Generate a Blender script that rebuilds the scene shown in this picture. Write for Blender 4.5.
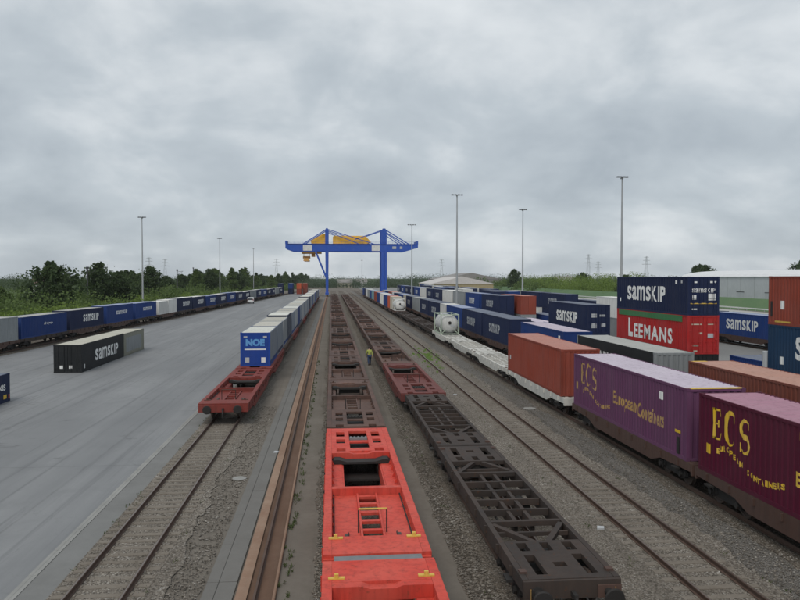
import bpy, bmesh, math, random
import numpy as np
from mathutils import Vector, Matrix, Euler
R = math.radians
random.seed(7)
rng = np.random.default_rng(11)
for o in list(bpy.data.objects): bpy.data.objects.remove(o)
SC = bpy.context.scene
COL = SC.collection

# ------------------------------------------------------------------ camera
cam_d = bpy.data.cameras.new('camera'); cam = bpy.data.objects.new('camera', cam_d); COL.objects.link(cam)
cam_d.sensor_width = 36.0; cam_d.sensor_fit = 'HORIZONTAL'; cam_d.lens = 33.3
cam_d.clip_start = 0.1; cam_d.clip_end = 20000
cam.location = (0, 0, 8.6)
cam.rotation_euler = (R(90 - 1.70), 0, R(-5.29))
SC.camera = cam

# ------------------------------------------------------------------ sky: an overcast deck over a Nishita sky
SUN_EL, SUN_AZ = 52, 205
W = bpy.data.worlds.new('World'); SC.world = W; W.use_nodes = True
nt = W.node_tree; nt.nodes.clear()
def N(t, **k):
    n = nt.nodes.new(t)
    for a, b in k.items(): setattr(n, a, b)
    return n
def L(a, b): nt.links.new(a, b)
out = N('ShaderNodeOutputWorld'); bgs = N('ShaderNodeBackground'); bgc = N('ShaderNodeBackground'); mixs = N('ShaderNodeMixShader')
sky = N('ShaderNodeTexSky'); sky.sky_type = 'NISHITA'; sky.sun_disc = False
sky.sun_elevation = R(SUN_EL); sky.sun_rotation = R(SUN_AZ)
bgs.inputs['Strength'].default_value = 0.07
L(sky.outputs[0], bgs.inputs['Color'])
tc = N('ShaderNodeTexCoord'); sep = N('ShaderNodeSeparateXYZ'); L(tc.outputs['Generated'], sep.inputs[0])
def M_(op, a, b=None, clamp=False):
    n = N('ShaderNodeMath', operation=op); n.use_clamp = clamp
    for i, v in enumerate((a, b)):
        if v is None: continue
        if isinstance(v, (int, float)): n.inputs[i].default_value = v
        else: L(v, n.inputs[i])
    return n.outputs[0]
zz = M_('ADD', M_('MAXIMUM', sep.outputs[2], 0.0), 0.42)
cx = M_('DIVIDE', sep.outputs[0], zz); cy = M_('DIVIDE', sep.outputs[1], zz)
cmb = N('ShaderNodeCombineXYZ'); L(cx, cmb.inputs[0]); L(cy, cmb.inputs[1])
def noise(scale, detail, rough, dist, off):
    mp = N('ShaderNodeMapping'); mp.inputs['Location'].default_value = off; L(cmb.outputs[0], mp.inputs['Vector'])
    n = N('ShaderNodeTexNoise'); n.inputs['Scale'].default_value = scale; n.inputs['Detail'].default_value = detail
    n.inputs['Roughness'].default_value = rough; n.inputs['Distortion'].default_value = dist
    L(mp.outputs[0], n.inputs['Vector']); return n.outputs['Fac']
n1 = noise(1.2, 2.0, 0.5, 0.3, (5.3, 1.1, 0)); n2 = noise(3.4, 6.0, 0.53, 0.25, (8.4, 2.2, 0)); n3 = noise(10.0, 6.0, 0.6, 0.3, (1.4, 7.2, 0))
mixn = M_('ADD', M_('ADD', M_('MULTIPLY', n1, 0.42), M_('MULTIPLY', n2, 0.50)), M_('MULTIPLY', n3, 0.08))
rp = N('ShaderNodeValToRGB'); e = rp.color_ramp.elements
e[0].position = 0.36; e[0].color = (0.33, 0.372, 0.412, 1); e[1].position = 0.69; e[1].color = (0.69, 0.72, 0.738, 1)
k = rp.color_ramp.elements.new(0.49); k.color = (0.435, 0.48, 0.516, 1)
k = rp.color_ramp.elements.new(0.58); k.color = (0.575, 0.61, 0.635, 1)
L(M_('ADD', mixn, M_('MULTIPLY', M_('POWER', M_('SUBTRACT', 1.0, M_('MAXIMUM', sep.outputs[2], 0.0), True), 10.0), 0.035)), rp.inputs[0])   # cloud thins a little low down, all round the horizon
L(rp.outputs[0], bgc.inputs['Color']); bgc.inputs['Strength'].default_value = 1.08
mixs.inputs[0].default_value = 0.93
L(bgs.outputs[0], mixs.inputs[1]); L(bgc.outputs[0], mixs.inputs[2]); L(mixs.outputs[0], out.inputs['Surface'])

# ------------------------------------------------------------------ sun behind the clouds, exposure
sd = bpy.data.lights.new('sun', 'SUN'); sd.energy = 1.3; sd.angle = R(30); sd.color = (1, 0.94, 0.85)
so = bpy.data.objects.new('sun', sd); COL.objects.link(so)
so.rotation_euler = Euler((R(90 - SUN_EL), 0, R(180 - SUN_AZ)))
SC.view_settings.view_transform = 'Standard'; SC.view_settings.look = 'None'
SC.view_settings.exposure = 0.2; SC.view_settings.gamma = 1.0; SC.view_settings.use_curve_mapping = False

# ------------------------------------------------------------------ materials
MATS = {}
def lin(c): return tuple(((v / 255) / 12.92 if v / 255 <= .04045 else ((v / 255 + .055) / 1.055) ** 2.4) for v in c)
class NT:
    def __init__(s, name):
        s.m = bpy.data.materials.new(name); s.m.use_nodes = True; s.t = s.m.node_tree; s.t.nodes.clear()
        s.o = s.n('ShaderNodeOutputMaterial'); s.b = s.n('ShaderNodeBsdfPrincipled'); s.l(s.b.outputs[0], s.o.inputs[0])
        s.tc = s.n('ShaderNodeTexCoord'); s.oi = s.n('ShaderNodeObjectInfo')
    def n(s, t, **k):
        x = s.t.nodes.new(t)
        for a, b in k.items(): setattr(x, a, b)
        return x
    def l(s, a, b): s.t.links.new(a, b)
    def math(s, op, a, b=None, clamp=False):
        x = s.n('ShaderNodeMath', operation=op); x.use_clamp = clamp
        for i, v in enumerate((a, b)):
            if v is None: continue
            if isinstance(v, (int, float)): x.inputs[i].default_value = v
            else: s.l(v, x.inputs[i])
        return x.outputs[0]
    def vec(s, scale=(1, 1, 1), world=False, rnd=True):
        mp = s.n('ShaderNodeMapping'); mp.inputs['Scale'].default_value = scale
        if world:
            g = s.n('ShaderNodeNewGeometry'); s.l(g.outputs['Position'], mp.inputs['Vector']); return mp.outputs[0]
        if rnd:
            c = s.n('ShaderNodeVectorMath', operation='ADD'); s.l(s.tc.outputs['Object'], c.inputs[0])
            q = s.math('MULTIPLY', s.oi.outputs['Random'], 57.0)
            cc = s.n('ShaderNodeCombineXYZ'); s.l(q, cc.inputs[0]); s.l(q, cc.inputs[1]); s.l(q, cc.inputs[2]); s.l(cc.outputs[0], c.inputs[1])
            s.l(c.outputs[0], mp.inputs['Vector'])
        else: s.l(s.tc.outputs['Object'], mp.inputs['Vector'])
        return mp.outputs[0]
    def noise(s, v, scale, detail=4, rough=.55, dist=0):
        x = s.n('ShaderNodeTexNoise'); s.l(v, x.inputs['Vector'])
        x.inputs['Scale'].default_value = scale; x.inputs['Detail'].default_value = detail
        x.inputs['Roughness'].default_value = rough; x.inputs['Distortion'].default_value = dist
        return x.outputs['Fac']
    def ramp(s, f, a, b):
        x = s.n('ShaderNodeMapRange'); x.inputs['From Min'].default_value = a; x.inputs['From Max'].default_value = b; x.clamp = True
        s.l(f, x.inputs['Value']); return x.outputs[0]
    def mix(s, f, a, b, mode='MIX'):
        x = s.n('ShaderNodeMix'); x.data_type = 'RGBA'; x.blend_type = mode
        if isinstance(f, (int, float)): x.inputs[0].default_value = f
        else: s.l(f, x.inputs[0])
        for i, v in ((6, a), (7, b)):
            if isinstance(v, tuple): x.inputs[i].default_value = (*v[:3], 1)
            else: s.l(v, x.inputs[i])
        return x.outputs[2]
    def bump(s, h, strength=.3, dist=.02):
        x = s.n('ShaderNodeBump'); x.inputs['Strength'].default_value = strength; x.inputs['Distance'].default_value = dist
        s.l(h, x.inputs['Height']); s.l(x.outputs[0], s.b.inputs['Normal'])
    def done(s, col, rough=.6, metal=0, spec=.5):
        if isinstance(col, tuple): s.b.inputs['Base Color'].default_value = (*col[:3], 1)
        else: s.l(col, s.b.inputs['Base Color'])
        if isinstance(rough, (int, float)): s.b.inputs['Roughness'].default_value = rough
        else: s.l(rough, s.b.inputs['Roughness'])
        s.b.inputs['Metallic'].default_value = metal; s.b.inputs['Specular IOR Level'].default_value = spec
        MATS[s.m.name] = s.m; return s.m
def sc(c, f): return tuple(v * f for v in c)
def paint(name, c, grime=.45, rust=.25, rough=.62, var=.12, spec=.16, fade=None):
    """weathered painted steel: uneven fading, vertical grime streaks, rust spots"""
    t = NT(name)
    v = t.vec()
    big = t.noise(v, .55, 4); streak = t.noise(t.vec((5.5, 5.5, .45)), 1.0, 5, .6); fine = t.noise(v, 7.5, 6, .65)
    g = .2126 * c[0] + .7152 * c[1] + .0722 * c[2]
    light = fade or tuple(min(.9, v_ * .92 + g * .18 + .008) for v_ in c)
    col = t.mix(t.ramp(big, .3, .72), c, light)
    col = t.mix(t.math('MULTIPLY', t.ramp(streak, .45, .75), grime), col, tuple(v_ * .45 + .012 for v_ in c))
    if rust > 0:
        rr = t.math('MULTIPLY', t.ramp(t.math('ADD', fine, t.math('MULTIPLY', streak, .35)), .78, .92), rust)
        col = t.mix(rr, col, (.11, .048, .025))
    br = t.math('ADD', t.math('MULTIPLY', t.oi.outputs['Random'], 2 * var), 1 - var)
    cc = t.n('ShaderNodeCombineXYZ')
    for i in range(3): t.l(br, cc.inputs[i])
    col = t.mix(1.0, col, cc.outputs[0], 'MULTIPLY')
    t.bump(fine, .12, .01)
    return t.done(col, t.math('ADD', t.math('MULTIPLY', fine, .3), rough - .12), 0, spec)
def gravel(name, c1, c2, c3, stone=20., tint=None, patch=.25):
    t = NT(name); v = t.vec(world=True)
    vo = t.n('ShaderNodeTexVoronoi'); vo.inputs['Scale'].default_value = stone; t.l(v, vo.inputs['Vector'])
    sepc = t.n('ShaderNodeSeparateColor'); t.l(vo.outputs['Color'], sepc.inputs[0])
    n_big = t.noise(v, patch, 5, .6); n_long = t.noise(t.vec((1.4, .07, 1), world=True), 1.0, 5, .6)
    col = t.mix(sepc.outputs[0], c1, c2)
    col = t.mix(t.math('MULTIPLY', t.ramp(sepc.outputs[1], .72, .95), .7), col, c3)
    col = t.mix(t.math('MULTIPLY', t.ramp(n_big, .42, .68), .5), col, tint or sc(c1, .75))
    col = t.mix(t.math('MULTIPLY', t.ramp(n_long, .42, .66), .45), col, sc(c1, .6))
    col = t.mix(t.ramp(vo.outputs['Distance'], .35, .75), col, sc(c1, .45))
    t.bump(vo.outputs['Distance'], .9, -.04)
    return t.done(col, .9, 0, .2)
def ground_mat(name, c1, c2, c3, s1=.08, s2=2., streak=None, bump=.1, rough=.85, spec=.25):
    t = NT(name); v = t.vec(world=True)
    a = t.noise(v, s1, 6, .6); b = t.noise(v, s2, 6, .7); f = t.noise(v, 30., 3, .7)
    col = t.mix(t.ramp(a, .35, .66), c1, c2)
    col = t.mix(t.math('MULTIPLY', t.ramp(b, .45, .75), .45), col, c3)
    if streak:
        st = t.noise(t.vec((.5, .018, 1), world=True), 1.0, 6, .62)
        col = t.mix(t.math('MULTIPLY', t.ramp(st, .46, .64), .55), col, streak)
        st2 = t.noise(t.vec((2.6, .03, 1), world=True), 1.0, 4, .6)
        col = t.mix(t.math('MULTIPLY', t.ramp(st2, .56, .7), .4), col, sc(c1, .72))
    col = t.mix(t.math('MULTIPLY', t.ramp(f, .4, .8), .25), col, sc(c1, .6))
    t.bump(f, bump, .01)
    return t.done(col, t.math('ADD', t.math('MULTIPLY', a, .25), rough - .12), 0, spec)
def leafmat(name, c1, c2, c3):
    t = NT(name); v = t.vec(world=True)
    a = t.noise(v, .45, 3, .6); b = t.noise(v, 3.5, 2, .6)
    col = t.mix(t.ramp(a, .35, .65), c1, c2); col = t.mix(t.math('MULTIPLY', t.ramp(b, .5, .72), .6), col, c3)
    t.b.inputs['Transmission Weight'].default_value = 0
    m = t.done(col, .7, 0, .25)
    tr = t.n('ShaderNodeBsdfTranslucent'); t.l(col, tr.inputs[0]); ms = t.n('ShaderNodeMixShader'); ms.inputs[0].default_value = .38
    t.l(t.b.outputs[0], ms.inputs[1]); t.l(tr.outputs[0], ms.inputs[2]); t.l(ms.outputs[0], t.o.inputs[0])
    return m

def asphalt_mat():
    t = NT('asphalt'); v = t.vec(world=True)
    a = t.noise(v, .045, 6, .6); b = t.noise(v, .5, 6, .65); f = t.noise(v, 32., 3, .7)
    col = t.mix(t.ramp(a, .36, .64), (.17, .175, .181), (.226, .231, .237))
    st = t.noise(t.vec((.34, .03, 1), world=True), 1.0, 6, .62); col = t.mix(t.math('MULTIPLY', t.ramp(st, .47, .64), .55), col, (.275, .28, .285))
    s2 = t.noise(t.vec((2.4, .028, 1), world=True), 1.0, 5, .62, .6); col = t.mix(t.math('MULTIPLY', t.ramp(s2, .53, .66), .6), col, (.12, .124, .13))
    col = t.mix(t.math('MULTIPLY', t.ramp(b, .52, .74), .4), col, (.145, .15, .155))
    oil = t.noise(v, .33, 7, .7, .4); col = t.mix(t.math('MULTIPLY', t.ramp(oil, .62, .69), .65), col, (.085, .086, .088))
    # bay joints every 7.5 m along and 12 m across, slightly wandering
    sp_ = t.n('ShaderNodeSeparateXYZ'); t.l(v, sp_.inputs[0]); wob = t.math('MULTIPLY', b, .35)
    for ax, per, w in ((0, 7.3, .012), (1, 14.0, .006)):
        fr = t.math('FRACT', t.math('DIVIDE', t.math('ADD', sp_.outputs[ax], wob), per)); d = t.math('ABSOLUTE', t.math('SUBTRACT', fr, .5))
        ln = t.math('SUBTRACT', 1.0, t.ramp(d, 0, w)); col = t.mix(t.math('MULTIPLY', ln, t.math('MULTIPLY', t.ramp(b, .3, .6), .5)), col, (.1, .102, .104))
    cr = t.n('ShaderNodeTexVoronoi'); cr.feature = 'DISTANCE_TO_EDGE'; cr.inputs['Scale'].default_value = .16
    wv = t.n('ShaderNodeVectorMath', operation='ADD'); t.l(v, wv.inputs[0]); cc = t.n('ShaderNodeCombineXYZ'); w2 = t.math('MULTIPLY', t.noise(v, .7, 5, .7), 3.0); t.l(w2, cc.inputs[0]); t.l(w2, cc.inputs[1]); t.l(cc.outputs[0], wv.inputs[1]); t.l(wv.outputs[0], cr.inputs['Vector'])
    col = t.mix(t.math('MULTIPLY', t.math('SUBTRACT', 1.0, t.ramp(cr.outputs['Distance'], .0, .006)), t.math('MULTIPLY', t.ramp(a, .45, .6), .7)), col, (.09, .09, .092))
    col = t.mix(t.math('MULTIPLY', t.ramp(f, .4, .8), .25), col, (.11, .113, .118))
    t.bump(f, .08, .01)
    return t.done(col, t.math('ADD', t.math('MULTIPLY', a, .3), .55), 0, .35)
asphalt = asphalt_mat()
concrete = ground_mat('concrete', (.195, .196, .192), (.16, .16, .156), (.22, .22, .212), .4, 3., None, .1, .8)
slabm = ground_mat('walkway_slab', (.168, .163, .153), (.142, .137, .128), (.19, .184, .173), .4, 3., (.15, .145, .136), .1, .85)
palecon = ground_mat('pale_concrete', (.42, .42, .4), (.36, .36, .34), (.46, .46, .44), .1, 2., None, .06)
dirt = ground_mat('dirt', (.155, .137, .116), (.2, .18, .156), (.105, .093, .079), .35, 3.5, (.155, .14, .122), .5, .95, .1)
sand = ground_mat('sand', (.42, .34, .2), (.36, .3, .19), (.3, .27, .17), .2, 2., None, .2)
grass = ground_mat('grass', (.06, .1, .03), (.09, .125, .045), (.12, .13, .06), .03, .6, None, .5, .95, .1)
bermgrass = ground_mat('berm_grass', (.105, .175, .09), (.125, .19, .1), (.09, .15, .075), .2, 2., None, .3, .95, .1)
yardcon = ground_mat('yard_paving', (.2, .2, .2), (.24, .24, .235), (.17, .17, .165), .1, 1.5, None, .08)
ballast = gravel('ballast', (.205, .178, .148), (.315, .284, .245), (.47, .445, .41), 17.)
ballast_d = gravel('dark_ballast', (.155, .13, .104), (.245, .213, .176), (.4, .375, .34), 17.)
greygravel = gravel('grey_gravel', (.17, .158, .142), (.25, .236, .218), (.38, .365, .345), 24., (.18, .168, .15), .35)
sleeperm = ground_mat('sleeper_concrete', (.22, .195, .166), (.175, .152, .127), (.13, .108, .085), .5, 4., None, .2, .9, .15)
railrust = paint('rail_rust', (.085, .052, .038), .5, .4, .7, .05, .25)
railtop = NT('rail_head'); railtop = railtop.done((.2, .165, .145), .42, .75, .5)
chedge = ground_mat('trough_edge_concrete', (.31, .215, .155), (.24, .15, .105), (.36, .28, .22), .5, 2.5, (.19, .115, .08), .2, .85, .2)
channel = ground_mat('rusty_concrete', (.17, .105, .072), (.13, .075, .05), (.22, .15, .11), .5, 2.5, (.1, .06, .042), .2, .85, .2)
redw = paint('faded_red_paint', (.58, .048, .03), .6, .7, .62, .03, .3, (.60, .10, .07))
redd = paint('dirty_red_paint', (.2, .036, .028), .65, .9, .65, .08, .2)
redm = paint('maroon_wagon_paint', (.15, .042, .036), .6, .8, .65, .08, .2)
brownw = paint('wagon_brown', (.07, .048, .041), .6, .9, .7, .16, .2, (.115, .068, .052))
skelw = paint('wagon_umber', (.042, .035, .032), .55, 1.0, .7, .1, .2, (.066, .048, .04))
pinkw = paint('wagon_pale_brown', (.085, .056, .048), .65, .9, .7, .2, .2, (.15, .085, .066))
whitew = paint('wagon_white', (.55, .54, .5), .6, .6, .6, .08, .35)
rustw = paint('wagon_rust', (.085, .046, .035), .6, .7, .7, .1, .3)
black = paint('sooty_steel', (.022, .02, .019), .3, .35, .7, .1, .3)
wheelm = paint('wheel_steel', (.06, .042, .034), .4, .7, .55, .1, .4)
yellow = paint('yellow_paint', (.62, .40, .04), .4, .3, .6, .05, .35)
brass = paint('dull_brass', (.28, .17, .05), .4, .5, .6, .05, .35)
kerbm = ground_mat('kerb_concrete', (.31, .31, .295), (.25, .25, .24), (.19, .185, .175), .6, 2.5, None, .1)
greybar = paint('grey_rubber', (.17, .18, .19), .3, 0, .7, .05, .3)
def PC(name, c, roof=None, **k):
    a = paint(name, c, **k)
    rf = roof or tuple(v * .75 + .1 for v in c)  # roofs paler than walls: sky light and sheen painted into the colour, plus fading
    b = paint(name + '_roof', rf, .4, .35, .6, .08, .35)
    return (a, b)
P = {
 'maroon': PC('maroon', (.085, .007, .026), (.34, .17, .23), grime=.3, rust=.12),
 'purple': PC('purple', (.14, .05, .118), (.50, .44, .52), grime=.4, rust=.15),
 'brown': PC('oxide_brown', (.25, .05, .03), (.42, .19, .15), grime=.4),
 'brick': PC('brick_brown', (.2, .06, .04), (.40, .22, .17), grime=.5),
 'navy': PC('navy', (.012, .021, .065), (.13, .15, .2), grime=.35, rust=.1),
 'blue': PC('blue', (.012, .042, .18), (.26, .3, .42), grime=.35, rust=.12),
 'petrol': PC('petrol_blue', (.012, .045, .105), (.14, .2, .27), grime=.35, rust=.12),
 'red': PC('red', (.42, .02, .02), (.5, .16, .14), grime=.3, rust=.1),
 'grey': PC('grey', (.25, .27, .28), (.36, .36, .34), grime=.5, rust=.1),
 'black': PC('black_sheet', (.018, .02, .022), (.46, .44, .38), grime=.2, rust=.05),
 'white': PC('white', (.62, .62, .6), (.66, .66, .63), grime=.45, rust=.15),
 'cream': PC('cream', (.5, .46, .37), (.56, .52, .43), grime=.5, rust=.2),
 'silver': PC('silver_curtain', (.34, .36, .38), (.62, .62, .56), grime=.55, rust=0),
 'sage': PC('olive_grey', (.2, .2, .16), (.44, .42, .34), grime=.4, rust=.1),
 'green': PC('green', (.05, .2, .07), (.1, .3, .13), grime=.35, rust=.1),
 'orange': PC('orange_red', (.5, .09, .03), (.55, .2, .13), grime=.35),
 'royal': PC('royal_blue', (.012, .055, .3), (.5, .48, .4), grime=.25, rust=.05),
 'slate': PC('slate_curtain', (.2, .23, .28), (.42, .4, .34), grime=.55, rust=0),
 'teal': PC('pale_teal', (.16, .32, .36), (.4, .52, .54), grime=.35),
}
letw = paint('white_print', (.72, .73, .72), .25, 0, .6, .02, .3)
lety = paint('yellow_print', (.66, .42, .012), .2, 0, .55, .02, .3)
letf = paint('faded_yellow_print', (.42, .25, .08), .4, 0, .6, .02, .3)
letg = paint('grey_print', (.42, .44, .46), .3, 0, .6, .02, .3)
letb = paint('light_blue_print', (.09, .3, .62), .3, 0, .55, .02, .3)
lampred = paint('red_lens', (.4, .02, .015), .1, 0, .3, 0, .5)
cblue = paint('crane_blue', (.01, .075, .42), .25, .05, .5, .04, .4)
cyel = paint('crane_yellow', (.9, .46, .012), .2, .05, .5, .04, .4)
corange = paint('crane_orange', (.6, .3, .06), .3, .1, .5, .04, .4)
galv = paint('galvanised_steel', (.33, .35, .36), .25, .05, .5, .06, .5)
darkst = paint('dark_steel', (.06, .063, .065), .3, .2, .6, .06, .4)
glass = NT('dark_glass').done((.02, .025, .03), .08, 0, .6)
rubber = NT('rubber').done((.018, .018, .018), .85, 0, .2)
vanw = paint('van_white', (.76, .77, .78), .1, 0, .3, .02, .6)
LF = [leafmat('leaf_dark', (.05, .082, .034), (.078, .115, .045), (.10, .145, .055)),
      leafmat('leaf_mid', (.09, .14, .042), (.125, .18, .055), (.15, .2, .068)),
      leafmat('leaf_light', (.15, .22, .045), (.2, .28, .065), (.12, .18, .042)),
      leafmat('leaf_far', (.07, .102, .06), (.09, .125, .072), (.10, .135, .08))]
bark = ground_mat('bark', (.07, .055, .04), (.1, .08, .06), (.05, .04, .03), 1., 6., None, .4, .95, .1)

# ------------------------------------------------------------------ builders
def tag(o, label=None, cat=None, group=None, kind=None):
    if label: o['label'] = label
    if cat: o['category'] = cat
    if group: o['group'] = group
    if kind: o['kind'] = kind
    return o
def link(o, parent=None):
    COL.objects.link(o)
    if parent: o.parent = parent
    return o
def empty(name, loc=(0, 0, 0), rz=0):
    o = bpy.data.objects.new(name, None); o.empty_display_size = .3; o.location = loc; o.rotation_euler = (0, 0, rz); return link(o)
def wob(x0, x1, y0, y1, z, amp=(.1, .1), step=.45):
    """a ground strip whose long edges wander like swept gravel does"""
    m = MB(); ys = list(np.arange(y0, min(y1, 90), step)) + list(np.arange(max(y0, 90), y1, 6)) + [y1]
    ph = rng.random(8) * 6.28
    def ed(y, k): return sum(math.sin(y * f + ph[(k + i) % 8]) * a for i, (f, a) in enumerate(((.35, .5), (.9, .4), (2.3, .3), (5.1, .22)))) + random.uniform(-.3, .3)
    for y in ys: m.v += [(x0 + amp[0] * ed(y, 0), y, z), (x1 + amp[1] * ed(y, 3), y, z)]
    for i in range(len(ys) - 1): m.f.append((2*i, 2*i+1, 2*i+3, 2*i+2))
    return m
class MB:
    def __init__(s): s.v = []; s.f = []
    def quadbox(s, p):
        b = len(s.v); s.v += [tuple(q) for q in p]
        s.f += [(b, b+3, b+2, b+1), (b+4, b+5, b+6, b+7), (b, b+1, b+5, b+4), (b+1, b+2, b+6, b+5), (b+2, b+3, b+7, b+6), (b+3, b, b+4, b+7)]
        return s
    def box(s, x0, x1, y0, y1, z0, z1):
        return s.quadbox([(x0,y0,z0),(x1,y0,z0),(x1,y1,z0),(x0,y1,z0),(x0,y0,z1),(x1,y0,z1),(x1,y1,z1),(x0,y1,z1)])
    def bar(s, p, q, w, h=None):
        h = h or w; p = Vector(p); q = Vector(q); d = (q - p).normalized()
        u = Vector((0, 0, 1)) if abs(d.z) < .95 else Vector((0, 1, 0))
        a = d.cross(u).normalized() * w / 2; b = a.cross(d).normalized() * h / 2
        return s.quadbox([p-a-b, p+a-b, q+a-b, q-a-b, p-a+b, p+a+b, q+a+b, q-a+b])
    def tube(s, p, q, r0, r1=None, n=10, caps=True):
        r1 = r0 if r1 is None else r1; p = Vector(p); q = Vector(q); d = (q - p).normalized()
        u = Vector((0, 0, 1)) if abs(d.z) < .95 else Vector((0, 1, 0))
        a = d.cross(u).normalized(); b = d.cross(a).normalized(); k0 = len(s.v)
        for c, r in ((p, r0), (q, r1)):
            for i in range(n):
                t = 2 * math.pi * i / n; s.v.append(tuple(c + a * math.cos(t) * r + b * math.sin(t) * r))
        for i in range(n):
            j = (i + 1) % n; s.f.append((k0 + i, k0 + j, k0 + n + j, k0 + n + i))
        if caps: s.f.append(tuple(k0 + i for i in range(n))[::-1]); s.f.append(tuple(k0 + n + i for i in range(n)))
        return s
    def lathe(s, axis_o, axis_d, prof, n=20):
        o = Vector(axis_o); d = Vector(axis_d).normalized(); u = Vector((0, 0, 1)) if abs(d.z) < .9 else Vector((1, 0, 0))
        a = d.cross(u).normalized(); b = d.cross(a).normalized(); k0 = len(s.v)
        for t, r in prof:
            for i in range(n):
                w = 2 * math.pi * i / n; s.v.append(tuple(o + d * t + a * math.cos(w) * r + b * math.sin(w) * r))
        for q in range(len(prof) - 1):
            for i in range(n):
                j = (i + 1) % n; s.f.append((k0 + q*n + i, k0 + q*n + j, k0 + (q+1)*n + j, k0 + (q+1)*n + i))
        s.f.append(tuple(k0 + i for i in range(n))[::-1]); s.f.append(tuple(k0 + (len(prof)-1)*n + i for i in range(n)))
        return s
    def prism(s, poly, axis, c0, c1):
        """poly of (a,b): axis x -> (y,z), y -> (x,z), z -> (x,y)"""
        k0 = len(s.v); n = len(poly)
        def pt(a, b, c): return {'x': (c, a, b), 'y': (a, c, b), 'z': (a, b, c)}[axis]
        for c in (c0, c1): s.v += [pt(a, b, c) for a, b in poly]
        for i in range(n):
            j = (i + 1) % n; s.f.append((k0+i, k0+j, k0+n+j, k0+n+i))
        s.f.append(tuple(k0+i for i in range(n))[::-1]); s.f.append(tuple(k0+n+i for i in range(n))); return s
    def sheet(s, x0, x1, y0, y1, z):
        b = len(s.v); s.v += [(x0,y0,z),(x1,y0,z),(x1,y1,z),(x0,y1,z)]; s.f.append((b,b+1,b+2,b+3)); return s
    def add(s, o):
        b = len(s.v); s.v += o.v; s.f += [tuple(i + b for i in f) for f in o.f]; return s
    def mesh(s, name, mat, smooth=False, fix=False):
        me = bpy.data.meshes.new(name); me.from_pydata(s.v, [], s.f)
        if fix:
            bm = bmesh.new(); bm.from_mesh(me); bmesh.ops.recalc_face_normals(bm, faces=bm.faces); bm.to_mesh(me); bm.free()
        me.materials.append(mat)
        if smooth: me.shade_smooth(); me.set_sharp_from_angle(angle=.6)
        me.update(); return me
    def build(s, name, mat, parent=None, smooth=False, fix=False):
        return link(bpy.data.objects.new(name, s.mesh(name, mat, smooth, fix)), parent)
MC = {}
def inst(key, name, mat, fn, parent, smooth=False, fix=False):
    """a part whose mesh is shared by every alike part"""
    kk = (key, mat.name)
    if kk not in MC: MC[kk] = fn().mesh(name, mat, smooth, fix)
    return link(bpy.data.objects.new(name, MC[kk]), parent)
def clone(o, parent=None, loc=None, rz=None, label=None, **kw):
    c = o.copy(); COL.objects.link(c); c.parent = parent
    if loc is not None: c.location = loc
    if rz is not None: c.rotation_euler = (0, 0, rz)
    for ch in [x for x in o.children]: clone(ch, c)
    if label: tag(c, label, **kw)
    return c
SMALL = {'stiffener', 'handrail_post', 'deck_lug', 'under_gear', 'hoist_ropes', 'walkway_rail', 'brake_gear', 'articulation_cover', 'end_deck', 'spigot', 'saddle', 'coupling', 'gussets', 'tie_rings'}
class Kit:
    """a list of named parts; emit() makes them children of one thing (near) or joins them by material (too small to tell apart)"""
    def __init__(s): s.p = []
    def part(s, name, mat, smooth=False, sub=None):
        m = MB(); s.p.append((name, mat, m, smooth, sub)); return m
    def emit(s, root, join=None):
        if join:
            g = {}
            for n, m, b, sm, sub in s.p: g.setdefault(m.name, (m, MB()))[1].add(b)
            for i, (m, b) in enumerate(g.values()): b.build(join.get(m.name, 'frame'), m, root)['kind'] = 'stuff'
            return
        last = {}
        for n, m, b, sm, sub in s.p:
            last[n] = b.build(n, m, last[sub] if sub else root, sm)
            if n in SMALL: last[n]['kind'] = 'stuff'
ORD = 'zeroth first second third fourth fifth sixth seventh eighth ninth tenth eleventh twelfth thirteenth fourteenth fifteenth sixteenth seventeenth eighteenth nineteenth twentieth'.split() + ['twenty-' + x for x in 'first second third fourth fifth sixth seventh eighth ninth'.split()]

# lettering: a flat print laid on a container wall, following its corrugations when there are any
TXT = {}
def text_mesh(txt, bold=.0, shear=0., sp=1.0):
    k = (txt, bold, shear, sp)
    if k in TXT: return TXT[k]
    if txt == 'samskip':
        V, F, x = [], [], 0
        for ch, w in (('s', .92), ('a', .95), ('m', 1.5), ('s', .92), ('K', 1.0), ('I', .3), ('P', .9)):
            v, f = text_mesh(ch, .018 if ch.islower() else .04); b = len(V); V += [(x + a * w, c_) for a, c_ in v]; F += [tuple(i + b for i in q) for q in f]; x += w + .19
        v = np.array(V); TXT[k] = (v / v.max(axis=0), F); return TXT[k]
    cu = bpy.data.curves.new('txt', 'FONT'); cu.body = txt; cu.size = 1; cu.offset = bold; cu.shear = shear; cu.space_character = sp
    cu.fill_mode = 'FRONT'; cu.resolution_u = 3
    ob = bpy.data.objects.new('txt', cu); COL.objects.link(ob)
    dg = bpy.context.evaluated_depsgraph_get(); me = bpy.data.meshes.new_from_object(ob.evaluated_get(dg))
    v = np.array([q.co[:2] for q in me.vertices]); f = [tuple(p.vertices) for p in me.polygons]
    bpy.data.objects.remove(ob); bpy.data.meshes.remove(me)
    v[:, 0] -= v[:, 0].min(); v[:, 1] -= v[:, 1].min()
    TXT[k] = (v / v.max(axis=0), f); return TXT[k]
PITCH, CDEP = .30, .032
def corr_breaks(a, b):
    n = max(1, round((b - a) / PITCH)); p = (b - a) / n; r = []
    for i in range(n):
        for q, d in ((0, 0), (.34, 0), (.5, 1), (.84, 1)): r.append((a + (i + q) * p, d * CDEP))
    r.append((b, 0)); return r
def corr_at(br, y):
    ys = [q[0] for q in br]; return float(np.interp(y, ys, [q[1] for q in br]))
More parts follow.
